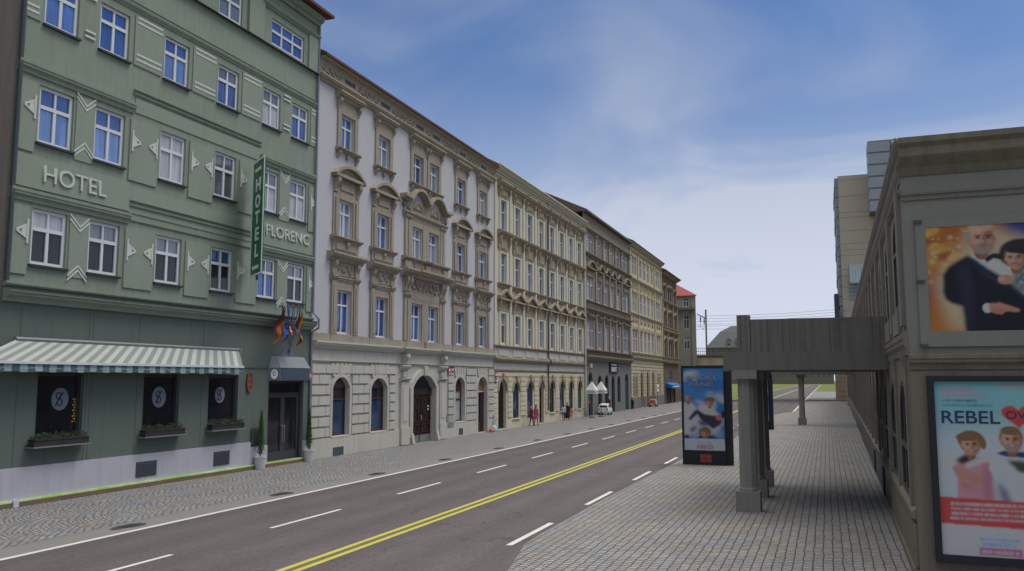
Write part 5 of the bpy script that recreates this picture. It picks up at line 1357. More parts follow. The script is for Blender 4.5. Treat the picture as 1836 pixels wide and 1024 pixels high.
# bags and a leaning board by the side door
for nm, lab, u, mt, w, h in (("carrier_bag", "salmon carrier bag on the pavement below the side door of the white house", 21.95, "cloth_salmon", 0.17, 0.28), ("carrier_bag", "white carrier bag standing behind the salmon bag at the white house", 22.45, "cloth_white", 0.19, 0.45)):
    t = place_left(nm, lab, "bag", u, 0.34)
    mb = MB(); mb.lathe(0, 0, [(w * 0.85, 0.02), (w * 1.05, h * 0.35), (w * 0.9, h * 0.8), (w * 0.5, h), (w * 0.42, h * 0.97)], 10); mb.build("sack", mt, t)
    mb = MB(); mb.tube([(-0.08, 0, h * 0.95), (-0.06, 0, h + 0.14), (0.06, 0, h + 0.14), (0.08, 0, h * 0.95)], 0.012); mb.build("handle", mt, t)
t = place_left("leaning_board", "pale green board leaning where the white and the yellow house meet", "board", 22.95, 0.4)
mb = MB(); mb.xyz([(-0.4, -0.15, 0.02), (-0.28, -0.15, 0.02), (0.14, 0.26, 1.15), (0.02, 0.26, 1.15), (-0.4, -0.11, 0.02), (-0.28, -0.11, 0.02), (0.14, 0.30, 1.15), (0.02, 0.30, 1.15)], [(0, 1, 2, 3), (4, 5, 6, 7), (0, 1, 5, 4), (1, 2, 6, 5), (2, 3, 7, 6), (3, 0, 4, 7)]); mb.build("board", "valance_pale", t)
mb = MB(); mb.xyz([(-0.30, -0.17, 0.03), (0.0, -0.17, 0.03), (0.14, 0.24, 0.7), (0.06, 0.24, 0.75)], [(0, 1, 2, 3)]); mb.build("flap", "bag_green", t)

# ================================================================= people
def person(u, d, label, H, mats, face=0.0, stride=0.0, coat=None, hair="hair_brown", hairlen=0.0, cap=None, bag=None, arm=0.0):
    k = H / 1.70
    t = place_left("person", label, "person", u, d, None, 0.012, face)
    V = [(0, 0, .95), (0, .01, 1.12), (0, .01, 1.32), (0, .0, 1.47), (0, -.005, 1.53)]
    E = [(0, 1), (1, 2), (2, 3), (3, 4)]; RR = [(.14, .10), (.12, .09), (.145, .10), (.06, .06), (.052, .055)]
    for s_ in (-1, 1):
        b = len(V); sw = stride * s_
        V += [(s_ * .165, .01, 1.40), (s_ * .215, .03 - sw * .25, 1.13), (s_ * .22, -.05 - arm * .12 - sw * .45, .90 + arm * .12), (s_ * .215, -.075 - arm * .18 - sw * .5, .815 + arm * .16)]
        RR += [(.062, .062), (.044, .044), (.032, .036), (.024, .042)]; E += [(2, b), (b, b + 1), (b + 1, b + 2), (b + 2, b + 3)]
        b = len(V)
        V += [(s_ * .085, .0, .90), (s_ * .095, -.02 + sw * .45, .49), (s_ * .10, .03 + sw * .9, .085), (s_ * .105, -.10 + sw * .95, .035)]
        RR += [(.095, .10), (.062, .062), (.040, .042), (.040, .030)]; E += [(0, b), (b, b + 1), (b + 1, b + 2), (b + 2, b + 3)]
    me = bpy.data.meshes.new("body"); me.from_pydata([(x * k, y * k, z * k) for x, y, z in V], E, [])
    o = bpy.data.objects.new("body", me); COL.objects.link(o)
    sk = o.modifiers.new("skin", 'SKIN'); sk.use_smooth_shade = True
    for i, q in enumerate(o.data.skin_vertices[0].data): q.radius = (RR[i][0] * k, RR[i][1] * k); q.use_root = (i == 0)
    ss = o.modifiers.new("sub", 'SUBSURF'); ss.levels = 1; ss.render_levels = 1
    dg = bpy.context.evaluated_depsgraph_get(); m2 = bpy.data.meshes.new_from_object(o.evaluated_get(dg)); bpy.data.objects.remove(o)
    mb = MB(); mb.v = [tuple(v.co) for v in m2.vertices]; mb.f = [list(p.vertices) for p in m2.polygons]; mb.fm = []
    for p in m2.polygons:
        c = p.center / k
        mb.fm.append(3 if c.z < 0.10 else 1 if (c.z < 0.93 and abs(c.x) < 0.175) else 0 if (c.z < 1.46 and not (abs(c.x) > 0.17 and c.z < 0.90 + arm * .1)) else 2)
    mb.mi = 2
    mb.ball(0, .015 * k, 1.605 * k, .075 * k, .092 * k, .112 * k, 12, 8)          # head with nose, ears, chin, eyes, mouth
    mb.ball(0, .105 * k, 1.60 * k, .013 * k, .022 * k, .024 * k, 6, 4); mb.ball(0, .075 * k, 1.525 * k, .04 * k, .03 * k, .03 * k, 6, 4)
    for s_ in (-1, 1): mb.ball(s_ * .076 * k, .01 * k, 1.60 * k, .012 * k, .022 * k, .03 * k, 6, 4)
    for s_ in (-1, 1):                                                         # five fingers on each hand
        hx, hy, hz = s_ * .215, -.085 - arm * .18 - stride * s_ * .5, .79 + arm * .16
        for f in range(4):
            y = hy + .030 - f * .020; L = (.062, .075, .070, .055)[f]
            mb.tube([(hx * k, -y * k, hz * k), ((hx - s_ * .006) * k, -(y - .006) * k, (hz - L * .55) * k), ((hx - s_ * .022) * k, -(y - .012) * k, (hz - L) * k)], .0085 * k, 5, .006 * k)
        mb.tube([(hx * k, -(hy - .035) * k, (hz + .035) * k), ((hx - s_ * .012) * k, -(hy - .065) * k, (hz + .0) * k), ((hx - s_ * .018) * k, -(hy - .07) * k, (hz - .028) * k)], .010 * k, 5, .007 * k)
    mb.mi = 3
    for s_ in (-1, 1): mb.ball(s_ * .028 * k, .100 * k, 1.622 * k, .010 * k, .008 * k, .006 * k, 6, 4)
    mb.ball(0, .100 * k, 1.558 * k, .022 * k, .008 * k, .005 * k, 6, 4)
    bd = mb.build("body", [mats[0], mats[1], "skin", "cloth_dark"], t, smooth=True)
    mb = MB(); mb.ball(0, .0 * k, 1.645 * k, .084 * k, .098 * k, .092 * k, 12, 7)
    if hairlen: mb.ball(0, -.045 * k, (1.56 - hairlen / 2) * k, .082 * k, .06 * k, (0.08 + hairlen / 2) * k, 10, 6)
    mb.build("hair" if not cap else "cap", hair if not cap else cap, t, smooth=True)
    if coat:
        mb = MB(); mb.v = []; n_ = 16; prof = [(.13, .50), (.19, .62), (.185, .95), (.165, 1.12), (.185, 1.32), (.15, 1.43), (.07, 1.48)]
        prof[0] = (.235, coat[1])
        prof[1] = (.215, coat[1] + 0.12)
        for r_, z in prof:
            for j in range(n_): mb.v.append((r_ * 1.08 * math.cos(2 * PI * j / n_) * k, r_ * .78 * math.sin(2 * PI * j / n_) * k, z * k))
        for i in range(len(prof) - 1):
            for j in range(n_): mb.f.append([i * n_ + j, i * n_ + (j + 1) % n_, (i + 1) * n_ + (j + 1) % n_, (i + 1) * n_ + j]); mb.fm.append(0)
        mb.build("coat", coat[0], t, smooth=True)
    if bag:
        b = place_left("shoulder_bag", bag[1], "bag", u, d, None, 0.012, face)
        mb = MB(); mb.box(0.20 * k, 0.34 * k, -0.12 * k, 0.16 * k, 0.78 * k, 1.04 * k); mb.build("bag", bag[0], b)
        mb = MB(); mb.tube([(0.27 * k, -0.1 * k, 1.03 * k), (0.19 * k, 0.0, 1.44 * k), (0.27 * k, 0.14 * k, 1.03 * k)], 0.012 * k); mb.build("strap", bag[0], b)
person(29.75, 0.62, "person in dark red jacket and dark trousers, left of the one in pink", 1.50, ("cloth_red", "cloth_jeans"), face=R(60), stride=0.15, hair="hair_grey", arm=1.0, bag=("cloth_red", "dark red shoulder bag carried by the person in the dark red jacket"))
person(30.85, 0.62, "person in a long pink coat by the yellow house", 1.56, ("cloth_pink", "cloth_teal"), face=R(80), stride=0.12, coat=("cloth_pink", 0.56), hairlen=0.12)
person(38.45, 0.62, "person in white top and jeans, leftmost of three passers-by at the yellow house", 1.42, ("cloth_white", "cloth_jeans"), face=R(120), stride=0.12, hairlen=0.1)
person(39.60, 0.62, "person in a long black coat, middle of three passers-by at the yellow house", 1.52, ("cloth_dark", "cloth_dark"), face=R(110), stride=0.1, coat=("cloth_dark", 0.22))
person(40.60, 0.66, "short person in a salmon dress, rightmost of three passers-by", 1.18, ("cloth_salmon", "cloth_salmon"), face=R(100), stride=0.15, coat=("cloth_salmon", 0.40), hairlen=0.1)
person(55.2, 0.70, "person in a dark red jacket and white cap by the teal restaurant windows", 1.72, ("cloth_red", "cloth_dark"), face=R(40), stride=0.1, cap="cloth_white")
person(47.6, 0.55, "person in dark red clothes standing in the shade under the right white parasol", 1.55, ("cloth_red", "cloth_dark"), face=R(20))
person(67.2, 0.60, "person in a dark hooded coat at the corner of the grey-brown and the cream house", 1.35, ("cloth_dark", "cloth_dark"), face=R(70), coat=("cloth_dark", 0.3))

# ================================================================= end of the street: corner house, viaduct, mast, far house
def face_thing(name, label, cat, al, ac, z=0.0, group=None): return thing(name, label, cat, S(al, ac, z), ROT_FACE, group)
rh = face_thing("corner_house", "grey-beige corner house with a red hipped roof at the end of the left row", "house", 112, 1.45)
mb = MB()
hw = [(-2.05, -1.10), (-4.6, -3.6)]
wall(mb, -14, 0, 0, 17.6, [(a, b, c, e) for a, b in hw for c, e in ((8.6, 10.7), (12.0, 14.4), (15.75, 17.2))]); 
PL = [(-14, -0.36), (-0.01, -0.36), (-3.6, -12), (-14, -12)]
mb.xyz([(x, -d, 0) for x, d in PL] + [(x, -d, 17.55) for x, d in PL], [(0, 1, 5, 4), (1, 2, 6, 5), (2, 3, 7, 6), (3, 0, 4, 7), (4, 5, 6, 7)]); mb.build("wall", "beige_grey_plaster", rh)
for a, b in hw:
    for c, e in ((8.6, 10.7), (12.0, 14.4), (15.75, 17.2)): window(rh, (0, 0, 0), a, b, c, e, panes=[("glass_grey", 3), ("glass_curtain", 1)], transom=0.66, d=-0.2, bar=0.1)
mb = MB(); mould(mb, -14, 0.05, 17.3, 0.3, 0.25); mb.build_each("cornice", "beige_grey_plaster", rh)
mb = MB(); mb.box(-6, 0.0, 0, 0.9, 15.2, 15.45); bl = mb.build("balcony_slab", "slate_plaster", rh)
mb = MB()
for k in range(31): mb.box(-6 + 0.2 * k, -5.97 + 0.2 * k, 0.84, 0.87, 15.45, 16.2) if False else None
mb.box(-6, 0, 0.84, 0.89, 15.46, 15.52); mb.build("balcony_edge", "dark_metal", bl)
mb = MB(); e0 = [(-14.3, 0.4, 17.62), (0.35, 0.4, 17.62), (-3.3, -12.4, 17.62), (-14.3, -12.4, 17.62)]; p0 = [(-7.2, -6.0, 21.8), (-6.7, -6.0, 21.8)]
mb.poly([e0[0], e0[1], p0[1], p0[0]]); mb.poly([e0[1], e0[2], p0[1]]); mb.poly([e0[2], e0[3], p0[0], p0[1]]); mb.poly([e0[3], e0[0], p0[0]]); mb.poly(e0); mb.build("roof", "bright_red_tile", rh)
mb = MB(); mb.tube([(-0.75, 0.1, 6), (-0.75, 0.1, 17)], 0.09); mb.build("drainpipe", "galvanised", rh)

vd = face_thing("railway_viaduct", "stone railway viaduct with iron railing crossing the end of the street", "bridge", 118, 0)
mb = MB(); mb.box(-14, 25.5, -5, 0, 6.0, 7.35); mb.build("girder", "viaduct_stone", vd)
mb = MB(); mould(mb, -14, 25.5, 7.35, 0.40, 0.35); mb.box(-14, 25.5, -5.3, -0.05, 7.36, 7.76); mb.build("deck_edge", "slate_plaster", vd)
for a in (0.8, 3.05): 
    mb = MB(); mb.box(a, a + 0.35, -0.02, 0.16, 6.0, 7.3); mb.build("pier_strip", "cream_ornament", vd)
mb = MB(); mb.box(-14, -0.9, -5, -0.2, 0, 5.99); mb.build("abutment", "pillar_stone", vd)
mb = MB(); mb.box(23.1, 25.4, -4, 0.02, 0, 5.99)
for k in range(8): mb.box(23.06, 25.42, -3.9, 0.06, 0.12 + 0.75 * k, 0.72 + 0.75 * k)
mb.build("pier", "pillar_stone", vd)
mb = MB()
for z in (7.85, 8.35, 8.92): mb.box(-14, 25.5, 0.02, 0.09, z, z + 0.07)
u = -14
while u < 25.5: mb.box(u, u + 0.05, 0.03, 0.07, 7.76, 8.92); u += 0.30
u = -14
while u < 25.5: mb.box(u, u + 0.12, 0.0, 0.11, 7.76, 9.0); u += 2.9
mb.build("railing", "iron", vd)
ms = face_thing("catenary_mast", "grey railway mast with a bracket arm standing on the viaduct", "mast", 120.5, 2.05, 7.77)
mb = MB(); mb.box(-0.14, 0.14, -0.14, 0.14, 0, 8.1); mb.build("pole", "galvanised", ms)
mb = MB(); mb.tube([(0, 0, 6.5), (-1.55, 0, 7.4)], 0.10, 6); mb.tube([(0, 0, 6.0), (-1.3, 0, 6.0)], 0.05); mb.build("bracket_arm", "galvanised", ms)
for u, z in ((-0.32, 6.1), (-0.95, 6.5)):
    mb = MB(); mb.lathe(u, 0, [(0.07, z - 0.5), (0.12, z - 0.35), (0.07, z - 0.2), (0.12, z - 0.05), (0.05, z + 0.5)], 8); mb.tube([(u, 0, z - 0.5), (u - 0.05, 0, z - 1.4)], 0.03); mb.tube([(u - 0.4, 0, z - 1.4), (u + 0.3, 0, z - 1.5)], 0.04); mb.build("insulator", "iron", ms)
for (z0, z1, w) in ((14.75, 15.35, "topmost"), (14.25, 14.90, "second from the top"), (13.75, 14.45, "third from the top"), (13.25, 13.95, "third from the bottom"), (12.95, 13.5, "second from the bottom"), (12.4, 12.9, "lowest")):
    t = face_thing("overhead_wire", "thin railway wire over the viaduct, " + w + " of the six at the mast", "wire", 120.5, 2.05, z0, "railway wires over the viaduct")
    mb = MB(); N = 16; mb.tube([(23.0 * i / N, 0, (z1 - z0) * i / N - 0.25 * math.sin(PI * i / N)) for i in range(N + 1)], 0.022, 4); mb.tube([(-16, 0, -0.1), (0, 0, 0)], 0.022, 4)
    mb.build("wire", "iron", t)

fh = face_thing("far_house", "distant grey stone building with a dark mansard roof beyond the grass", "building", 650, -66)
mb = MB()
fw = []
for i in range(22):
    for z0 in (4, 11, 18, 24): fw.append((3.0 + 4.1 * i, 5.0 + 4.1 * i, z0, z0 + (3.4 if z0 < 24 else 2.6)))
wall(mb, 0, 93, 0, 28, fw, depth=0.6); mb.box(0.1, 92.9, -24, -0.7, 0, 27.9); mb.build("wall", "hall_stone_warm", fh)
for q in fw: window(fh, (0, 0, 0), *q, frame="beige_grey_plaster", panes="glass_dark", cols=2, transom=None, d=-0.4, bar=0.25)
mb = MB(); mould(mb, -0.3, 93.3, 27.4, 0.8, 0.8); mould(mb, -0.1, 93.1, 9.6, 0.6, 0.5); mb.build_each("cornice", "hall_stone", fh)
mb = MB(); e0 = [(-0.6, 0.6, 28.2), (93.6, 0.6, 28.2), (93.6, -24.6, 28.2), (-0.6, -24.6, 28.2)]; m0 = [(10, -8, 41), (83, -8, 41), (83, -17, 41), (10, -17, 41)]; t0 = [(18, -12, 45.5), (75, -12, 45.5), (75, -13, 45.5), (18, -13, 45.5)]
for A_, B_ in ((e0, m0), (m0, t0)):
    for k in range(4): mb.poly([A_[k], A_[(k + 1) % 4], B_[(k + 1) % 4], B_[k]])
mb.poly(t0); rf = mb.build("roof", "slate_roof", fh)
for i in range(10):
    x = 16 + 6.5 * i; mb = MB(); mb.box(x, x + 2.2, -6, 0.0, 31, 34.5); mb.extr_d([(x - 0.3, 34.5), (x + 1.1, 36), (x + 2.5, 34.5)], -7, 0.3); mb.build("dormer", "hall_stone", rf)

# ================================================================= concrete footbridge on columns
fb = face_thing("concrete_footbridge", "grey concrete footbridge deck on round columns joining the hall on the right", "footbridge", -8.42, 18.95)
# local x across from the left end, d towards the camera, deck running away
mb = MB(); mb.box(0.05, 4.30, -7.4, 0.0, 3.85, 4.35); mb.build("deck", "concrete", fb)
mb = MB(); mb.box(0.81, 4.28, -0.30, -0.05, 4.352, 5.25); mb.box(0.47, 0.75, -7.3, -0.36, 4.352, 5.18); mb.build_each("parapet", "concrete_streaked", fb)
mb = MB(); mb.box(0.45, 0.80, -0.35, -0.02, 4.353, 5.37); mb.build("corner_post", "concrete_streaked", fb)
def column(parent, x, d, ztop):
    mb = MB(); a, e = 0.225, 0.105                    # square shaft with broad chamfers, slightly tapering
    oct_ = [(a, e), (e, a), (-e, a), (-a, e), (-a, -e), (-e, -a), (e, -a), (a, -e)]
    lv = [(1.10, 0.545), (1.10, 0.60), (1.0, 0.66), (0.94, ztop - 0.30), (1.03, ztop - 0.235)]
    mb.xyz([(x + p * k, -d + q * k, z) for k, z in lv for p, q in oct_], [(8 * i + j, 8 * i + (j + 1) % 8, 8 * i + 8 + (j + 1) % 8, 8 * i + 8 + j) for i in range(4) for j in range(8)] + [list(range(8)), list(range(32, 40))])
    c = mb.build("column", "concrete_column", parent)
    mb = MB(); mb.box(x - 0.32, x + 0.32, d - 0.32, d + 0.32, 0.0, 0.55); mb.build("base", "concrete_column", c)
    mb = MB(); mb.box(x - 0.33, x + 0.33, d - 0.33, d + 0.33, ztop - 0.24, ztop - 0.002); mb.build("capital", "concrete_column", c)
for al in (-8.1, -5.1, -2.3): column(fb, 0.62, -(al + 8.1) - 0.33, 3.85)
f2 = face_thing("concrete_footbridge", "second concrete portal on a single column, farther along the right pavement", "footbridge", 39.0, 19.2)
mb = MB(); mb.box(-0.1, 4.5, -1.1, 0.5, 3.97, 4.45); mb.build("deck", "concrete", f2); column(f2, 0.58, -0.32, 3.97)

# ================================================================= long hall on the right
UC = 15.25
hall = thing("station_hall", "long stone hall with tall arched windows along the right pavement", "hall", RIGHT_O - Vector((*sdir(TR), 0)) * UC, ROT_RIGHT)
off = (UC, 0, 0); UE = -112.0
bays = [13.0 - 3.36 * k for k in range(37)]
lo = [(c - 1.15, c + 1.15, 1.25, 3.58, 1.0) for c in bays]; up = [(c - 0.85, c + 0.85, 5.08, 7.05, 0.8) for c in bays]
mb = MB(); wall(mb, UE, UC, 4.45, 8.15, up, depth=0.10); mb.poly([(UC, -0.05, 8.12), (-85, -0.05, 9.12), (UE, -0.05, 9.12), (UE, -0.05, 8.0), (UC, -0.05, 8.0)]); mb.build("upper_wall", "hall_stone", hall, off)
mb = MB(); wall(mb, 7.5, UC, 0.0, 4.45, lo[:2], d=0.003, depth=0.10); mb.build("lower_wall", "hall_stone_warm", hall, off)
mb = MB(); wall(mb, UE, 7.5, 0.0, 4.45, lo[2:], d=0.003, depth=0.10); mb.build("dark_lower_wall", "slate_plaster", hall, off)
mb = MB(); mb.box(UE + .01, UC - 0.3, -14, -0.5, 0.02, 8.1); mb.build("rear_wall", "hall_stone", hall, off)
for i, q in enumerate(lo): window(hall, off, *q, frame="hall_dark", panes="glass_dark" if i < 3 else "glass_shop", cols=2, transom=0.42, d=-0.05, bar=0.10, name="lower_window")
for i, q in enumerate(up): window(hall, off, *q, frame="hall_dark", panes=[("glass_deep", 2), ("glass_dark", 3)] if i < 6 else "glass_dark", cols=2, transom=0.6, d=-0.05, bar=0.08, name="upper_window")
mb = MB()
for c in bays:
    x = c + 1.68
    if x > UC - 0.2: x = UC - 0.32
    mb.box(x - 0.26, x + 0.26, -0.01, 0.08, 4.62, 7.3); mb.box(x - 0.12, x + 0.12, -0.01, 0.06, 1.2, 4.0)
    mb.box(c - 0.9, c + 0.9, -0.01, 0.08, 4.52, 5.0)
    console(mb, x, 0.2, 3.72, 4.06, 0.12)
mb.build_each("pilaster", "hall_stone", hall, off)
def ramp(mb, z, h, d):
    prof = [((-0.02 if x == 0 else x * d), z + y * h) for x, y in CORN]; n = len(prof); cuts = [UC, -85.0, UE]
    lift = [0.0, 1.0, 1.0]
    for k in range(2):
        p = [(cuts[k], -a, b + lift[k]) for a, b in prof] + [(cuts[k + 1], -a, b + lift[k + 1]) for a, b in prof]
        mb.xyz(p, [(i, (i + 1) % n, n + (i + 1) % n, n + i) for i in range(n)] + [list(range(n)), list(range(n, 2 * n))])
mb = MB(); ramp(mb, 7.34, 0.34, 0.06); ramp(mb, 7.68, 0.46, 0.10); mould(mb, UE, UC, 4.05, 0.42, 0.10); ramp(mb, 7.08, 0.12, 0.05)
mb.build_each("cornice", "hall_stone_warm", hall, off)
mb = MB(); mb.extr_u([(-0.01, 1.04), (0.09, 1.06), (0.09, 1.18), (-0.01, 1.24)], UE, UC); mb.box(7.5, UC - 0.01, -0.01, 0.06, 0.18, 0.95); mb.box(7.5, UC - 0.01, -0.01, 0.10, 0.0, 0.16); mb.build("window_ledge", "hall_stone_warm", hall, off)
mb = MB(); mb.box(UE, 7.49, -0.01, 0.05, 0.015, 1.02); mb.build("dark_plinth", "hall_dark", hall, off)
mb = MB()
for c in bays[2:]: mb.box(c + 1.40, c + 1.52, 0.0, 0.07, 1.25, 4.0); mb.box(c + 1.82, c + 1.94, 0.0, 0.07, 1.25, 4.0); mb.box(c + 1.2, c + 2.15, 0.0, 0.05, 2.15, 2.30)
mb.build_each("glazing_post", "hall_stone", hall, off)
mb = MB()
for x in (3.8, -3.2): mb.box(x - 0.5, x + 0.5, 0.03, 0.09, 0.1, 0.9)
mb.build_each("vent_panel", "cloth_dark", hall, off)
mb = MB(); mb.tube([(-92, 0.2, 0), (-92, 0.2, 4.1)], 0.09); mb.build("drainpipe", "beige_grey_plaster", hall, off)
# attic gable with an oval opening behind the corner
mb = MB(); mb.extr_d([(UC - 0.25, 8.10), (UC - 0.25, 8.14), (12.9, 8.84), (10.9, 9.32), (10.9, 8.10)], -0.4, -0.12); at = mb.build("attic_gable", "hall_stone", hall, off)
mb = MB(); mb.ring([(12.1 + 0.55 * math.cos(2 * PI * i / 24), 8.62 + 0.36 * math.sin(2 * PI * i / 24)) for i in range(24)], [(12.1 + 0.38 * math.cos(2 * PI * i / 24), 8.62 + 0.24 * math.sin(2 * PI * i / 24)) for i in range(24)], -0.13, -0.06); mb.poly([(12.1 + 0.39 * math.cos(2 * PI * i / 24), -0.115, 8.62 + 0.25 * math.sin(2 * PI * i / 24)) for i in range(24)]); mb.build("oval_opening", "hall_dark", at, off)
# front end of the hall, towards the camera
def turned(mb):
    mb.v = [(UC - y, x, z) for x, y, z in mb.v]; return mb
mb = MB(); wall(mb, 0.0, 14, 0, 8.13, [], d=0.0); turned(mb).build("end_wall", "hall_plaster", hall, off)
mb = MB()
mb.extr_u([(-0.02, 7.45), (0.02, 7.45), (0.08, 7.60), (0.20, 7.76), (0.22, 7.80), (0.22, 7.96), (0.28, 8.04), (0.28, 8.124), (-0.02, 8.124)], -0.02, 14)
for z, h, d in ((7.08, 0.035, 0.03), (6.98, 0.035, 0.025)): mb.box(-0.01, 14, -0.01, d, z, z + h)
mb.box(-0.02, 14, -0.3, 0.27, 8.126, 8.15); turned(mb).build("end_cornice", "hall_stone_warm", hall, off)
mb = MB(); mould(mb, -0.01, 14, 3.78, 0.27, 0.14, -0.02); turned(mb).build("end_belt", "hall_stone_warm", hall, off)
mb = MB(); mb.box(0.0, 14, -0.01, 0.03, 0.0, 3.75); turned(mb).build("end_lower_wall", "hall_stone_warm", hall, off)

END_O = RIGHT_O - Vector((*sdir(TR), 0)) * UC; ROT_END = rot_of(ndir(TR))
# ---- printed pictures: a fine grid of coloured vertices, soft as a big print seen through a case
import numpy as np
def print_mat():
    m, nt, b = base_mat("printed_paper")
    a = nd(nt, "ShaderNodeAttribute"); a.attribute_name = "ink"
    nt.links.new(a.outputs["Color"], b.inputs["Base Color"]); b.inputs["Roughness"].default_value = 0.45; b.inputs["Specular IOR Level"].default_value = 0.2
    M["printed_paper"] = m
print_mat()
INK = dict(black=(.010, .011, .022), lapel=(.020, .024, .048), white=(.40, .40, .42), pale=(.36, .41, .46), skin=(.36, .19, .135), shade=(.20, .095, .07), light=(.46, .30, .23), beard=(.24, .19, .165), hair=(.022, .020, .024),
           brown=(.17, .09, .05), grey=(.26, .22, .19), blue=(.014, .022, .17), teal=(.09, .13, .145), ember=(.26, .06, .02), orange=(.34, .13, .03), gold=(.46, .30, .085), cream=(.40, .34, .25), red=(.40, .055, .055), rose=(.42, .20, .26),
           darkrose=(.25, .09, .13), pink=(.40, .20, .27), magenta=(.36, .10, .22), navy=(.025, .04, .13), turq=(.13, .34, .40), turq2=(.20, .40, .45), sky=(.030, .125, .36), sky2=(.06, .20, .46), green=(.045, .06, .05), text=(.13, .29, .48),
           trouser=(.030, .030, .045), ruddy=(.34, .12, .09), silver=(.42, .42, .40))
class Canvas:
    def __init__(s, x0, x1, z0, z1, step, base):
        s.nx, s.nz = int((x1 - x0) / step) + 1, int((z1 - z0) / step) + 1
        s.x0, s.z0, s.dx, s.dz = x0, z0, (x1 - x0) / (s.nx - 1), (z1 - z0) / (s.nz - 1)
        s.GX, s.GZ = np.meshgrid(np.linspace(x0, x1, s.nx), np.linspace(z0, z1, s.nz))
        s.img = np.empty((s.nz, s.nx, 3)); s.img[:] = INK[base]; s.rng = np.random.default_rng(4)
    def blur(s, m, r):
        n = max(1, int(round(r / s.dx * 1.5)))
        if r <= 0: return m
        k = np.exp(-0.5 * (np.arange(-2 * n, 2 * n + 1) / n) ** 2); k /= k.sum(); p = 2 * n
        q = np.pad(m, p, mode='edge')
        q = np.apply_along_axis(lambda v: np.convolve(v, k, 'same'), 0, q); q = np.apply_along_axis(lambda v: np.convolve(v, k, 'same'), 1, q)
        return q[p:-p, p:-p]
    def put(s, m, col, al=1.0):
        m = (m * al)[..., None]; s.img = s.img * (1 - m) + np.array(INK[col] if isinstance(col, str) else col) * m
    def poly(s, pts, col, soft=0.012, al=1.0):
        ins = np.zeros(s.GX.shape, bool); n = len(pts)
        for i in range(n):
            (xa, za), (xb, zb) = pts[i], pts[(i + 1) % n]
            if za == zb: continue
            c_ = ((za > s.GZ) != (zb > s.GZ)) & (s.GX < (xb - xa) * (s.GZ - za) / (zb - za) + xa); ins ^= c_
        s.put(s.blur(ins.astype(float), soft), col, al)
    def ell(s, cx, cz, rx, rz, col, soft=0.25, al=1.0):
        q = np.sqrt(((s.GX - cx) / rx) ** 2 + ((s.GZ - cz) / rz) ** 2)
        t = np.clip((1 + soft / 2 - q) / soft, 0, 1); s.put(t * t * (3 - 2 * t), col, al)
    def cloud(s, col, n, r, al, box=None):
        x0, x1, z0, z1 = box or (s.GX.min(), s.GX.max(), s.GZ.min(), s.GZ.max())
        for _ in range(n):
            k = r * s.rng.uniform(0.5, 1.4); s.ell(s.rng.uniform(x0, x1), s.rng.uniform(z0, z1), k, k * s.rng.uniform(0.6, 1.0), col, 1.2, al * s.rng.uniform(0.4, 1.0))
    def bars(s, col, x0, x1, z, h, seed):
        r_ = random.Random(seed); x = x0
        while x < x1 - 0.01:
            w = min(h * r_.uniform(0.35, 0.75), x1 - x); s.poly([(x, z), (x + w, z), (x + w, z + h), (x, z + h)], col, 0.004, 0.9)
            if r_.random() < 0.6: s.poly([(x + w * .3, z + h * .3), (x + w * .7, z + h * .3), (x + w * .7, z + h * .7), (x + w * .3, z + h * .7)], tuple(s.img[0, 0]), 0.004, 0.5)
            x += w + h * (0.18 if r_.random() < 0.8 else 0.5)
    def head(s, cx, cz, r, hair=None, beard=None, turn=0.0, ruddy=False, smile=False):
        """a portrait: neck, face with lit and shaded side, brows, eyes, nose, mouth, ears, hair"""
        s.ell(cx, cz - r * 1.05, r * .45, r * .5, "shade", 0.3)
        if hair: s.ell(cx, cz + r * .22, r * 1.02, r * 1.08, hair, 0.25)
        for q in (-1, 1): s.ell(cx + q * r * .84, cz - r * .05, r * .13, r * .24, "skin", 0.5)
        s.ell(cx, cz, r * .82, r * 1.08, "ruddy" if ruddy else "skin", 0.16)
        s.ell(cx - r * .28, cz + r * .35, r * .55, r * .6, "light", 1.2, 0.6); s.ell(cx + r * .5, cz - r * .1, r * .4, r * .9, "shade", 1.0, 0.7)
        if hair: s.ell(cx - r * .05, cz + r * .92, r * .80, r * .42, hair, 0.5)
        o = turn * r * .25
        for q in (-1, 1):
            s.ell(cx + o + q * r * .34, cz + r * .22, r * .24, r * .06, "hair" if hair != "grey" else "grey", 0.8, 0.8); s.ell(cx + o + q * r * .34, cz + r * .07, r * .20, r * .12, "shade", 1.0, 0.7)
            s.ell(cx + o + q * r * .34, cz + r * .07, r * .10, r * .055, "hair", 0.8, 0.9); s.ell(cx + o + q * r * .45, cz - r * .25, r * .22, r * .2, "light", 1.3, 0.4)
        s.ell(cx + o + r * .06, cz - r * .10, r * .10, r * .28, "shade", 1.0, 0.55); s.ell(cx + o - r * .03, cz - r * .2, r * .10, r * .09, "light", 1.0, 0.7)
        if beard: s.ell(cx + o * .6, cz - r * .72, r * .62, r * .44, beard, 0.5, 0.8)
        s.ell(cx + o, cz - r * .50, r * .28, r * .09, "darkrose", 0.8, 0.9)
        if smile: s.ell(cx + o, cz - r * .49, r * .2, r * .05, "white", 0.6)
    def build(s, parent, d):
        im = s.img * (0.96 + 0.08 * s.rng.random((s.nz, s.nx, 1)))
        me = bpy.data.meshes.new("printed_picture")
        v = [(float(x), -d, float(z)) for x, z in zip(s.GX.ravel(), s.GZ.ravel())]
        f = [(j * s.nx + i, j * s.nx + i + 1, (j + 1) * s.nx + i + 1, (j + 1) * s.nx + i) for j in range(s.nz - 1) for i in range(s.nx - 1)]
        me.from_pydata(v, [], f); me.materials.append(M["printed_paper"])
        at = me.attributes.new("ink", 'FLOAT_COLOR', 'POINT')
        at.data.foreach_set("color", np.concatenate([im.reshape(-1, 3), np.ones((s.nz * s.nx, 1))], 1).astype(np.float32).ravel())
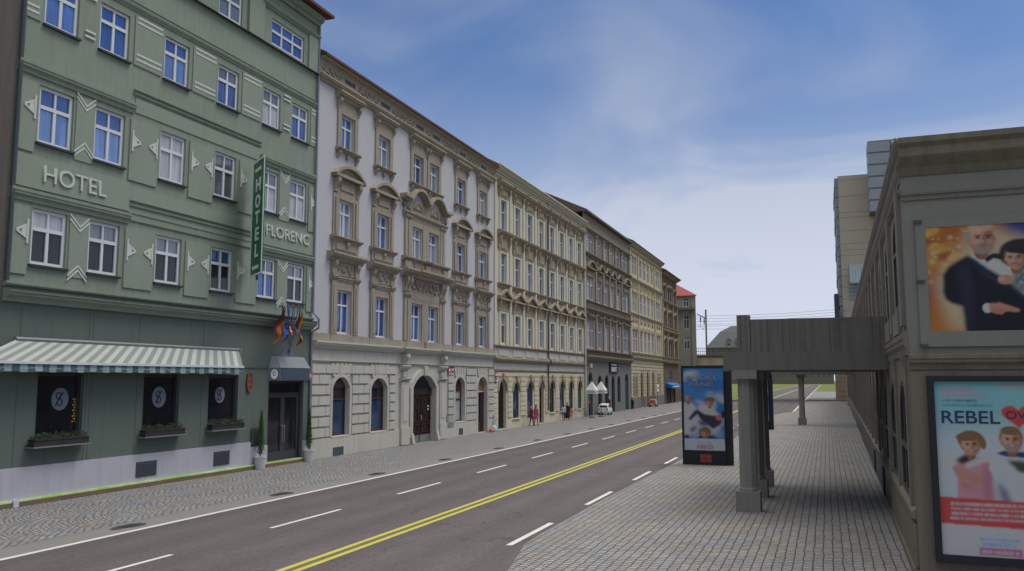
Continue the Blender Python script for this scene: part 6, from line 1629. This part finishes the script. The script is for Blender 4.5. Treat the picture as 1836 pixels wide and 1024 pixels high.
        o = bpy.data.objects.new("printed_picture", me); COL.objects.link(o); o.parent = parent
        return o
for nm, cc_ in dict(p_navy=(0.020, 0.032, 0.10), p_gold=(0.30, 0.235, 0.085), p_orangebox=(0.26, 0.045, 0.035)).items(): pmat(nm, cc_, rough=0.5, var=0.2, vs=4)

# upper poster: man in dinner jacket with a woman
po = thing("wall_poster", "big orange framed poster of a bearded man in a black dinner jacket", "poster", END_O, ROT_END)
X = lambda cx: 0.39 + (1640 + cx * 0.2441 - 1660) * 0.0091
Z = lambda cy: 6.43 - (370 + cy * 0.2441 - 408) * 0.01043
P = lambda l: [(X(a), Z(b)) for a, b in l]
k = Canvas(0.385, 3.005, 4.475, 6.435, 0.013, "orange")
k.cloud("ember", 26, 0.28, 0.8); k.cloud("gold", 40, 0.13, 0.8); k.cloud("orange", 30, 0.12, 0.6); k.cloud("gold", 26, 0.05, 1.0, (0.4, 1.1, 5.4, 6.4)); k.cloud("cream", 18, 0.04, 0.9, (0.4, 1.0, 5.2, 6.4))
k.poly(P([(640, 60), (1300, 60), (1300, 330), (803, 300), (690, 240)]), "blue", 0.06); k.cloud("sky", 8, 0.12, 0.5, (1.9, 3.0, 6.1, 6.4))
k.poly(P([(330, 440), (350, 250), (480, 120), (640, 200), (860, 260), (1100, 420), (1100, 920), (240, 920), (180, 760), (120, 560), (220, 440)]), "cream", 0.07, 0.85)
k.poly(P([(350, 400), (520, 340), (600, 400), (740, 580), (660, 600)]), "white", 0.02)
k.poly(P([(190, 640), (195, 510), (240, 450), (385, 372), (430, 400), (520, 470), (650, 550), (820, 690), (1150, 760), (1150, 930), (345, 930), (335, 745), (250, 720), (205, 690)]), "black", 0.018)
k.poly(P([(385, 385), (430, 405), (560, 520), (690, 640), (630, 610), (500, 530)]), "lapel", 0.02); k.poly(P([(300, 440), (375, 410), (410, 600), (390, 900), (355, 900), (345, 720)]), "lapel", 0.04)
k.poly(P([(640, 440), (690, 430), (800, 620), (760, 640)]), "silver", 0.02)
k.poly(P([(505, 395), (575, 365), (640, 375), (640, 418), (575, 402), (525, 432)]), "black", 0.012)
k.head(X(490), Z(255), 0.255, None, "beard", 0.6); k.ell(X(490), Z(168), 0.20, 0.10, "light", 0.6, 0.7); k.ell(X(395), Z(250), 0.06, 0.14, "grey", 0.6, 0.8)
k.poly(P([(730, 470), (880, 440), (1120, 560), (1150, 780), (800, 690), (690, 600)]), "teal", 0.03); k.cloud("pale", 40, 0.03, 0.4, (X(730), X(1000), Z(700), Z(500)))
k.ell(X(765), Z(375), 0.33, 0.27, "hair", 0.25); k.head(X(735), Z(410), 0.19, "hair", None, -0.4); k.ell(X(820), Z(330), 0.24, 0.14, "hair", 0.4)
k.ell(X(655), Z(560), 0.13, 0.09, "skin", 0.4); k.ell(X(625), Z(550), 0.05, 0.05, "light", 0.8, 0.6)
k.ell(X(510), Z(760), 0.08, 0.09, "white", 0.4); k.poly(P([(520, 730), (600, 722), (680, 750), (745, 775), (735, 795), (640, 785), (610, 808), (555, 798), (522, 780)]), "skin", 0.012); k.ell(X(590), Z(778), 0.10, 0.04, "ruddy", 0.8, 0.6)
k.build(po, 0.036)
mb = MB(); mb.box(0.38, 3.01, 0.008, 0.03, 4.47, 6.44); mb.build("sheet", "sign_white", po)
mb = MB(); o4 = [(0.21, 4.20), (0.21, 6.60), (3.18, 6.60), (3.18, 4.20)]; i4 = [(0.388, 4.478), (0.388, 6.432), (3.002, 6.432), (3.002, 4.478)]
mb.ring(o4, i4, 0.004, 0.045); mb.build("frame", "hall_plaster", po)
mb = MB()
for x, z in ((0.26, 6.55), (0.26, 5.42), (0.26, 4.22), (3.1, 6.55), (3.1, 4.25)): mb.box(x - 0.07, x + 0.07, 0.045, 0.07, z - 0.03, z + 0.03)
mb.build("clamp", "iron", po)
# lower light box
lb = thing("poster_light_box", "black framed poster case with a couple under the word REBEL", "poster case", END_O, ROT_END)
X = lambda cx: 0.37 + (1640 + cx * 0.365 - 1673) * 0.0089
Z = lambda cy: 3.57 - (650 + cy * 0.365 - 684) * 0.00994
mb = MB(); mb.ring([(0.27, 0.33), (0.27, 3.66), (2.72, 3.66), (2.72, 0.33)], [(0.38, 0.47), (0.38, 3.56), (2.60, 3.56), (2.60, 0.47)], 0.03, 0.16); mb.build("frame", "cloth_dark", lb)
mb = MB(); mb.box(0.37, 2.61, 0.04, 0.09, 0.46, 3.57); mb.build("sheet", "sign_white", lb)
k = Canvas(0.375, 2.605, 0.465, 3.565, 0.013, "turq"); k.cloud("turq2", 14, 0.4, 0.6)
k.poly(P([(60, 330), (250, 310), (420, 290), (760, 330), (760, 700), (60, 700)]), "pale", 0.14); k.cloud("white", 16, 0.22, 0.6, (0.4, 2.6, 1.5, 2.3))
for q, (a, b, y, h) in enumerate(((125, 290, 148, .07), (130, 335, 176, .07), (420, 640, 120, .05))): k.bars("pink", X(a), X(b), Z(y), h, q)
k.bars("navy", X(135), X(305), Z(196), 0.034, 3); k.bars("navy", X(135), X(380), Z(220), 0.034, 4)
k.poly([(X(505 + 5.2 * 16 * math.sin(t) ** 3), Z(262 - 4.0 * (13 * math.cos(t) - 5 * math.cos(2 * t) - 2 * math.cos(3 * t) - math.cos(4 * t)))) for t in [2 * PI * j / 40 for j in range(40)]], "red", 0.01)
k.poly(P([(185, 680), (190, 570), (165, 525), (200, 485), (250, 465), (310, 470), (350, 500), (370, 590), (405, 680)]), "rose", 0.012); k.ell(X(300), Z(640), 0.25, 0.2, "pink", 1.0, 0.5); k.ell(X(340), Z(600), 0.1, 0.35, "darkrose", 1.2, 0.5)
k.poly(P([(168, 520), (215, 520), (300, 560), (330, 590), (300, 610), (230, 590), (185, 560)]), "skin", 0.02, 0.8); k.poly(P([(190, 580), (260, 610), (300, 630), (215, 625)]), "ruddy", 0.03, 0.6)
k.poly(P([(185, 485), (235, 455), (285, 470), (225, 510)]), "hair", 0.02); k.poly(P([(225, 505), (335, 462), (355, 480), (240, 525)]), "white", 0.015)
k.ell(X(265), Z(385), 0.215, 0.17, "brown", 0.25); k.head(X(262), Z(412), 0.165, "brown", None, 0.2, False, True); k.ell(X(235), Z(372), 0.14, 0.07, "brown", 0.5); k.ell(X(325), Z(402), 0.05, 0.10, "brown", 0.5)
k.poly(P([(345, 520), (375, 465), (440, 435), (600, 440), (720, 520), (720, 700), (385, 700), (400, 600)]), "white", 0.012); k.ell(X(400), Z(600), 0.12, 0.4, "pale", 1.2, 0.8); k.ell(X(560), Z(640), 0.3, 0.2, "pale", 1.2, 0.5)
k.poly(P([(385, 447), (430, 432), (560, 440), (620, 455), (540, 466), (430, 462)]), "navy", 0.012); k.poly(P([(435, 478), (560, 485), (600, 500), (545, 542), (490, 535)]), "green", 0.015)
k.poly(P([(385, 580), (430, 630), (455, 700), (410, 700), (392, 650)]), "navy", 0.03, 0.7)
k.head(X(462), Z(383), 0.185, "brown", "beard", 0.1, False, True)
k.poly([(0.3, 0.4), (2.7, 0.4), (2.7, 1.02), (0.3, 1.05)], "white", 0.004); k.poly([(0.3, 1.02), (2.7, 0.95), (2.7, 1.42), (0.3, 1.49)], "red", 0.006)
for q in range(4): k.bars("pale", 0.56 - 0.02 * (q == 3), 2.4, 1.35 - 0.085 * q, 0.045, 10 + q)
k.bars("text", 1.00, 1.62, 0.74, 0.06, 20); k.bars("text", 1.04, 1.56, 0.66, 0.06, 21); k.poly([(0.98, 0.50), (1.64, 0.49), (1.64, 0.63), (0.98, 0.63)], "magenta", 0.005); k.bars("white", 1.02, 1.6, 0.53, 0.065, 22)
k.build(lb, 0.094)
def poster_text(parent, s_, size, mat, x, z, d, width, bold=0.0): return text_mesh("title_lettering", s_, size, mat, parent, x, d, z, 0.004, width=width, bold=bold)
poster_text(lb, "REBEL", 0.32, "p_navy", X(125), Z(303), 0.096, X(415) - X(125), 0.004)
poster_text(lb, "OVÉ", 0.20, "p_navy", X(445), Z(278), 0.097, 0.42)

# free-standing light boxes on the pavement
def citylight(al, ac, label):
    t = face_thing("advertising_pillar", label, "advertising panel", al, ac, 0.0, "tall advertising panels on the right pavement")
    mb = MB(); mb.box(0, 1.80, -0.34, 0.0, 0.0, 4.17); mb.ring([(0, 0.0), (0, 4.17), (1.80, 4.17), (1.80, 0.0)], [(0.09, 0.62), (0.09, 4.07), (1.77, 4.07), (1.77, 0.62)], 0.0, 0.03); mb.build("case", "cloth_dark", t)
    mb = MB(); mb.box(1.805, 2.08, -0.33, -0.03, 0.0, 3.92); mb.build("side_post", "cloth_dark", t)
    mb = MB(); mb.box(0.085, 1.775, 0.001, 0.010, 0.615, 4.075); mb.build("sheet", "sign_white", t)
    X = lambda cx: (cx / 5.39 - 4) * 0.0226
    Z = lambda cy: 4.17 - (650 + cy / 5.39 - 656) * 0.02356
    P = lambda l: [(X(a), Z(b)) for a, b in l]
    k = Canvas(0.086, 1.774, 0.616, 4.074, 0.016, "sky"); k.cloud("sky2", 20, 0.4, 0.6); k.cloud("pale", 10, 0.14, 0.6, (0.1, 0.6, 3.5, 3.9)); k.cloud("pale", 12, 0.16, 0.5, (1.2, 1.75, 2.0, 3.0)); k.cloud("white", 22, 0.22, 0.55, (0.1, 1.5, 1.1, 2.1))
    k.poly(P([(28, 420), (60, 385), (130, 390), (170, 440), (160, 560), (150, 690), (30, 700)]), "white", 0.03); k.ell(X(140), Z(520), 0.12, 0.4, "pale", 1.2, 0.6)
    k.poly(P([(180, 420), (240, 400), (330, 410), (380, 500), (420, 560), (360, 600), (300, 520), (200, 500)]), "white", 0.03); k.poly(P([(140, 365), (240, 380), (260, 415), (190, 400)]), "pale", 0.04)
    k.poly(P([(85, 545), (150, 465), (185, 460), (250, 500), (370, 515), (425, 560), (400, 600), (330, 640), (270, 590), (210, 555), (180, 495), (108, 562)]), "trouser", 0.02)
    k.poly(P([(185, 560), (270, 570), (285, 600), (200, 608)]), "trouser", 0.03, 0.8); k.poly(P([(95, 650), (150, 605), (165, 640), (120, 680)]), "trouser", 0.03, 0.8); k.poly(P([(44, 710), (80, 695), (95, 732), (44, 735)]), "trouser", 0.02)
    k.head(X(88), Z(355), 0.15, None, None, 0.3, True); k.ell(X(305), Z(365), 0.21, 0.13, "brown", 0.3); k.head(X(302), Z(395), 0.145, "brown", None, -0.2)
    k.ell(X(388), Z(532), 0.12, 0.12, "ruddy", 0.4); k.ell(X(430), Z(500), 0.06, 0.16, "hair", 0.5)
    k.poly(P([(150, 735), (210, 695), (330, 700), (390, 735)]), "trouser", 0.02); k.ell(X(248), Z(668), 0.25, 0.20, "brown", 0.35); k.head(X(248), Z(688), 0.165, "brown", None, 0, True)
    k.poly(P([(0, 735), (500, 735), (500, 860), (0, 860)]), "pale", 0.004)
    k.bars("text", X(175), X(310), Z(772), 0.055, 30); k.bars("text", X(170), X(315), Z(787), 0.05, 31); k.poly(P([(168, 797), (322, 797), (322, 828), (168, 828)]), "magenta", 0.006); k.bars("white", X(178), X(312), Z(822), 0.08, 32)
    k.build(t, 0.014)
    text_mesh("title_lettering", "ANDĚL", 0.26, "p_gold", t, X(70), 0.016, Z(165), 0.004, width=X(385) - X(70))
    text_mesh("title_lettering", "PÁNĚ", 0.22, "p_gold", t, X(105), 0.016, Z(228), 0.004, width=X(340) - X(105))
    mb = MB()
    for i in range(2):
        for j in range(2): mb.box(0.74 + 0.24 * i, 0.955 + 0.24 * i, 0.031, 0.04, 0.13 + 0.17 * j, 0.28 + 0.17 * j)
    mb.build("red_emblem", "p_orangebox", t)
citylight(4.2, 15.84, "tall black advertising panel with a blue poster, standing left of the concrete columns")
citylight(31.5, 15.95, "tall black advertising panel mostly hidden behind the three concrete columns")

# ================================================================= office tower behind the hall
tw = face_thing("office_tower", "tall beige clad office tower with blue-grey panels rising behind the hall", "tower", 121, 24.75)
mb = MB(); mb.box(0, 24, -22, 0, 0, 38.2); mb.build("wall", "tower_cladding", tw)
mb = MB()
for z in (37.4, 34.6, 31.8, 30.9, 28.6, 26.4, 25.3, 24.4, 22.0, 21.0, 19.0, 17.0, 15.0, 13.0): mb.box(-0.005, 24.0, -0.02, 0.012, z, z + 0.09)
mb.build_each("panel_joint", "pillar_stone", tw)
mb = MB()
for k in range(22): mb.box(-0.55 + 0.05 * (k % 3), 0.0 - 0.004, -21.8, -0.25, 0.6 + 1.7 * k, 2.2 + 1.7 * k)
mb.build("side_panel", "tower_side", tw)
mb = MB(); mb.box(4.8, 13, 0.01, 4.0, 30.9, 42.8); pr = mb.build("plant_room", "slate_plaster", tw)
mb = MB()
for k in range(6): mb.box(4.72, 13.08, 0.02, 4.08, 31.0 + 1.98 * k, 32.68 + 1.98 * k)
mb.build_each("louvre_band", "blue_grey_metal", pr)
mb = MB(); mb.xyz([(1.2, -0.02, 22.9), (3.6, -0.02, 22.9), (3.6, -1.6, 19.6), (1.2, -1.6, 19.6)], [(0, 1, 2, 3)])
mb.xyz([(1.2, -0.02, 22.8), (3.6, -0.02, 22.8), (3.6, -1.6, 19.5), (1.2, -1.6, 19.5)], [(0, 1, 2, 3)]); sk_ = mb.build("glass_canopy", "valance_pale", tw)
mb = MB()
for k in range(6): mb.xyz([(1.2 + 0.45 * k, -0.04, 22.95), (1.29 + 0.45 * k, -0.04, 22.95), (1.29 + 0.45 * k, -1.64, 19.66), (1.2 + 0.45 * k, -1.64, 19.66)], [(0, 1, 2, 3)])
mb.build("glazing_bar", "tower_side", sk_)
mb = MB(); mb.box(1.1, 2.9, 0.0, 0.10, 16.9, 19.7); wd = mb.build("window", "blue_grey_metal", tw)
mb = MB()
for k in range(4): mb.box(1.05, 2.95, 0.10, 0.14, 17.5 + 0.65 * k, 17.6 + 0.65 * k)
mb.build("louvre", "slate_plaster", wd)
mb = MB(); mb.box(-1.3, -0.6, -6, -0.2, 0.0, 18.0); mb.build("dark_stair_shaft", "hall_dark", tw)
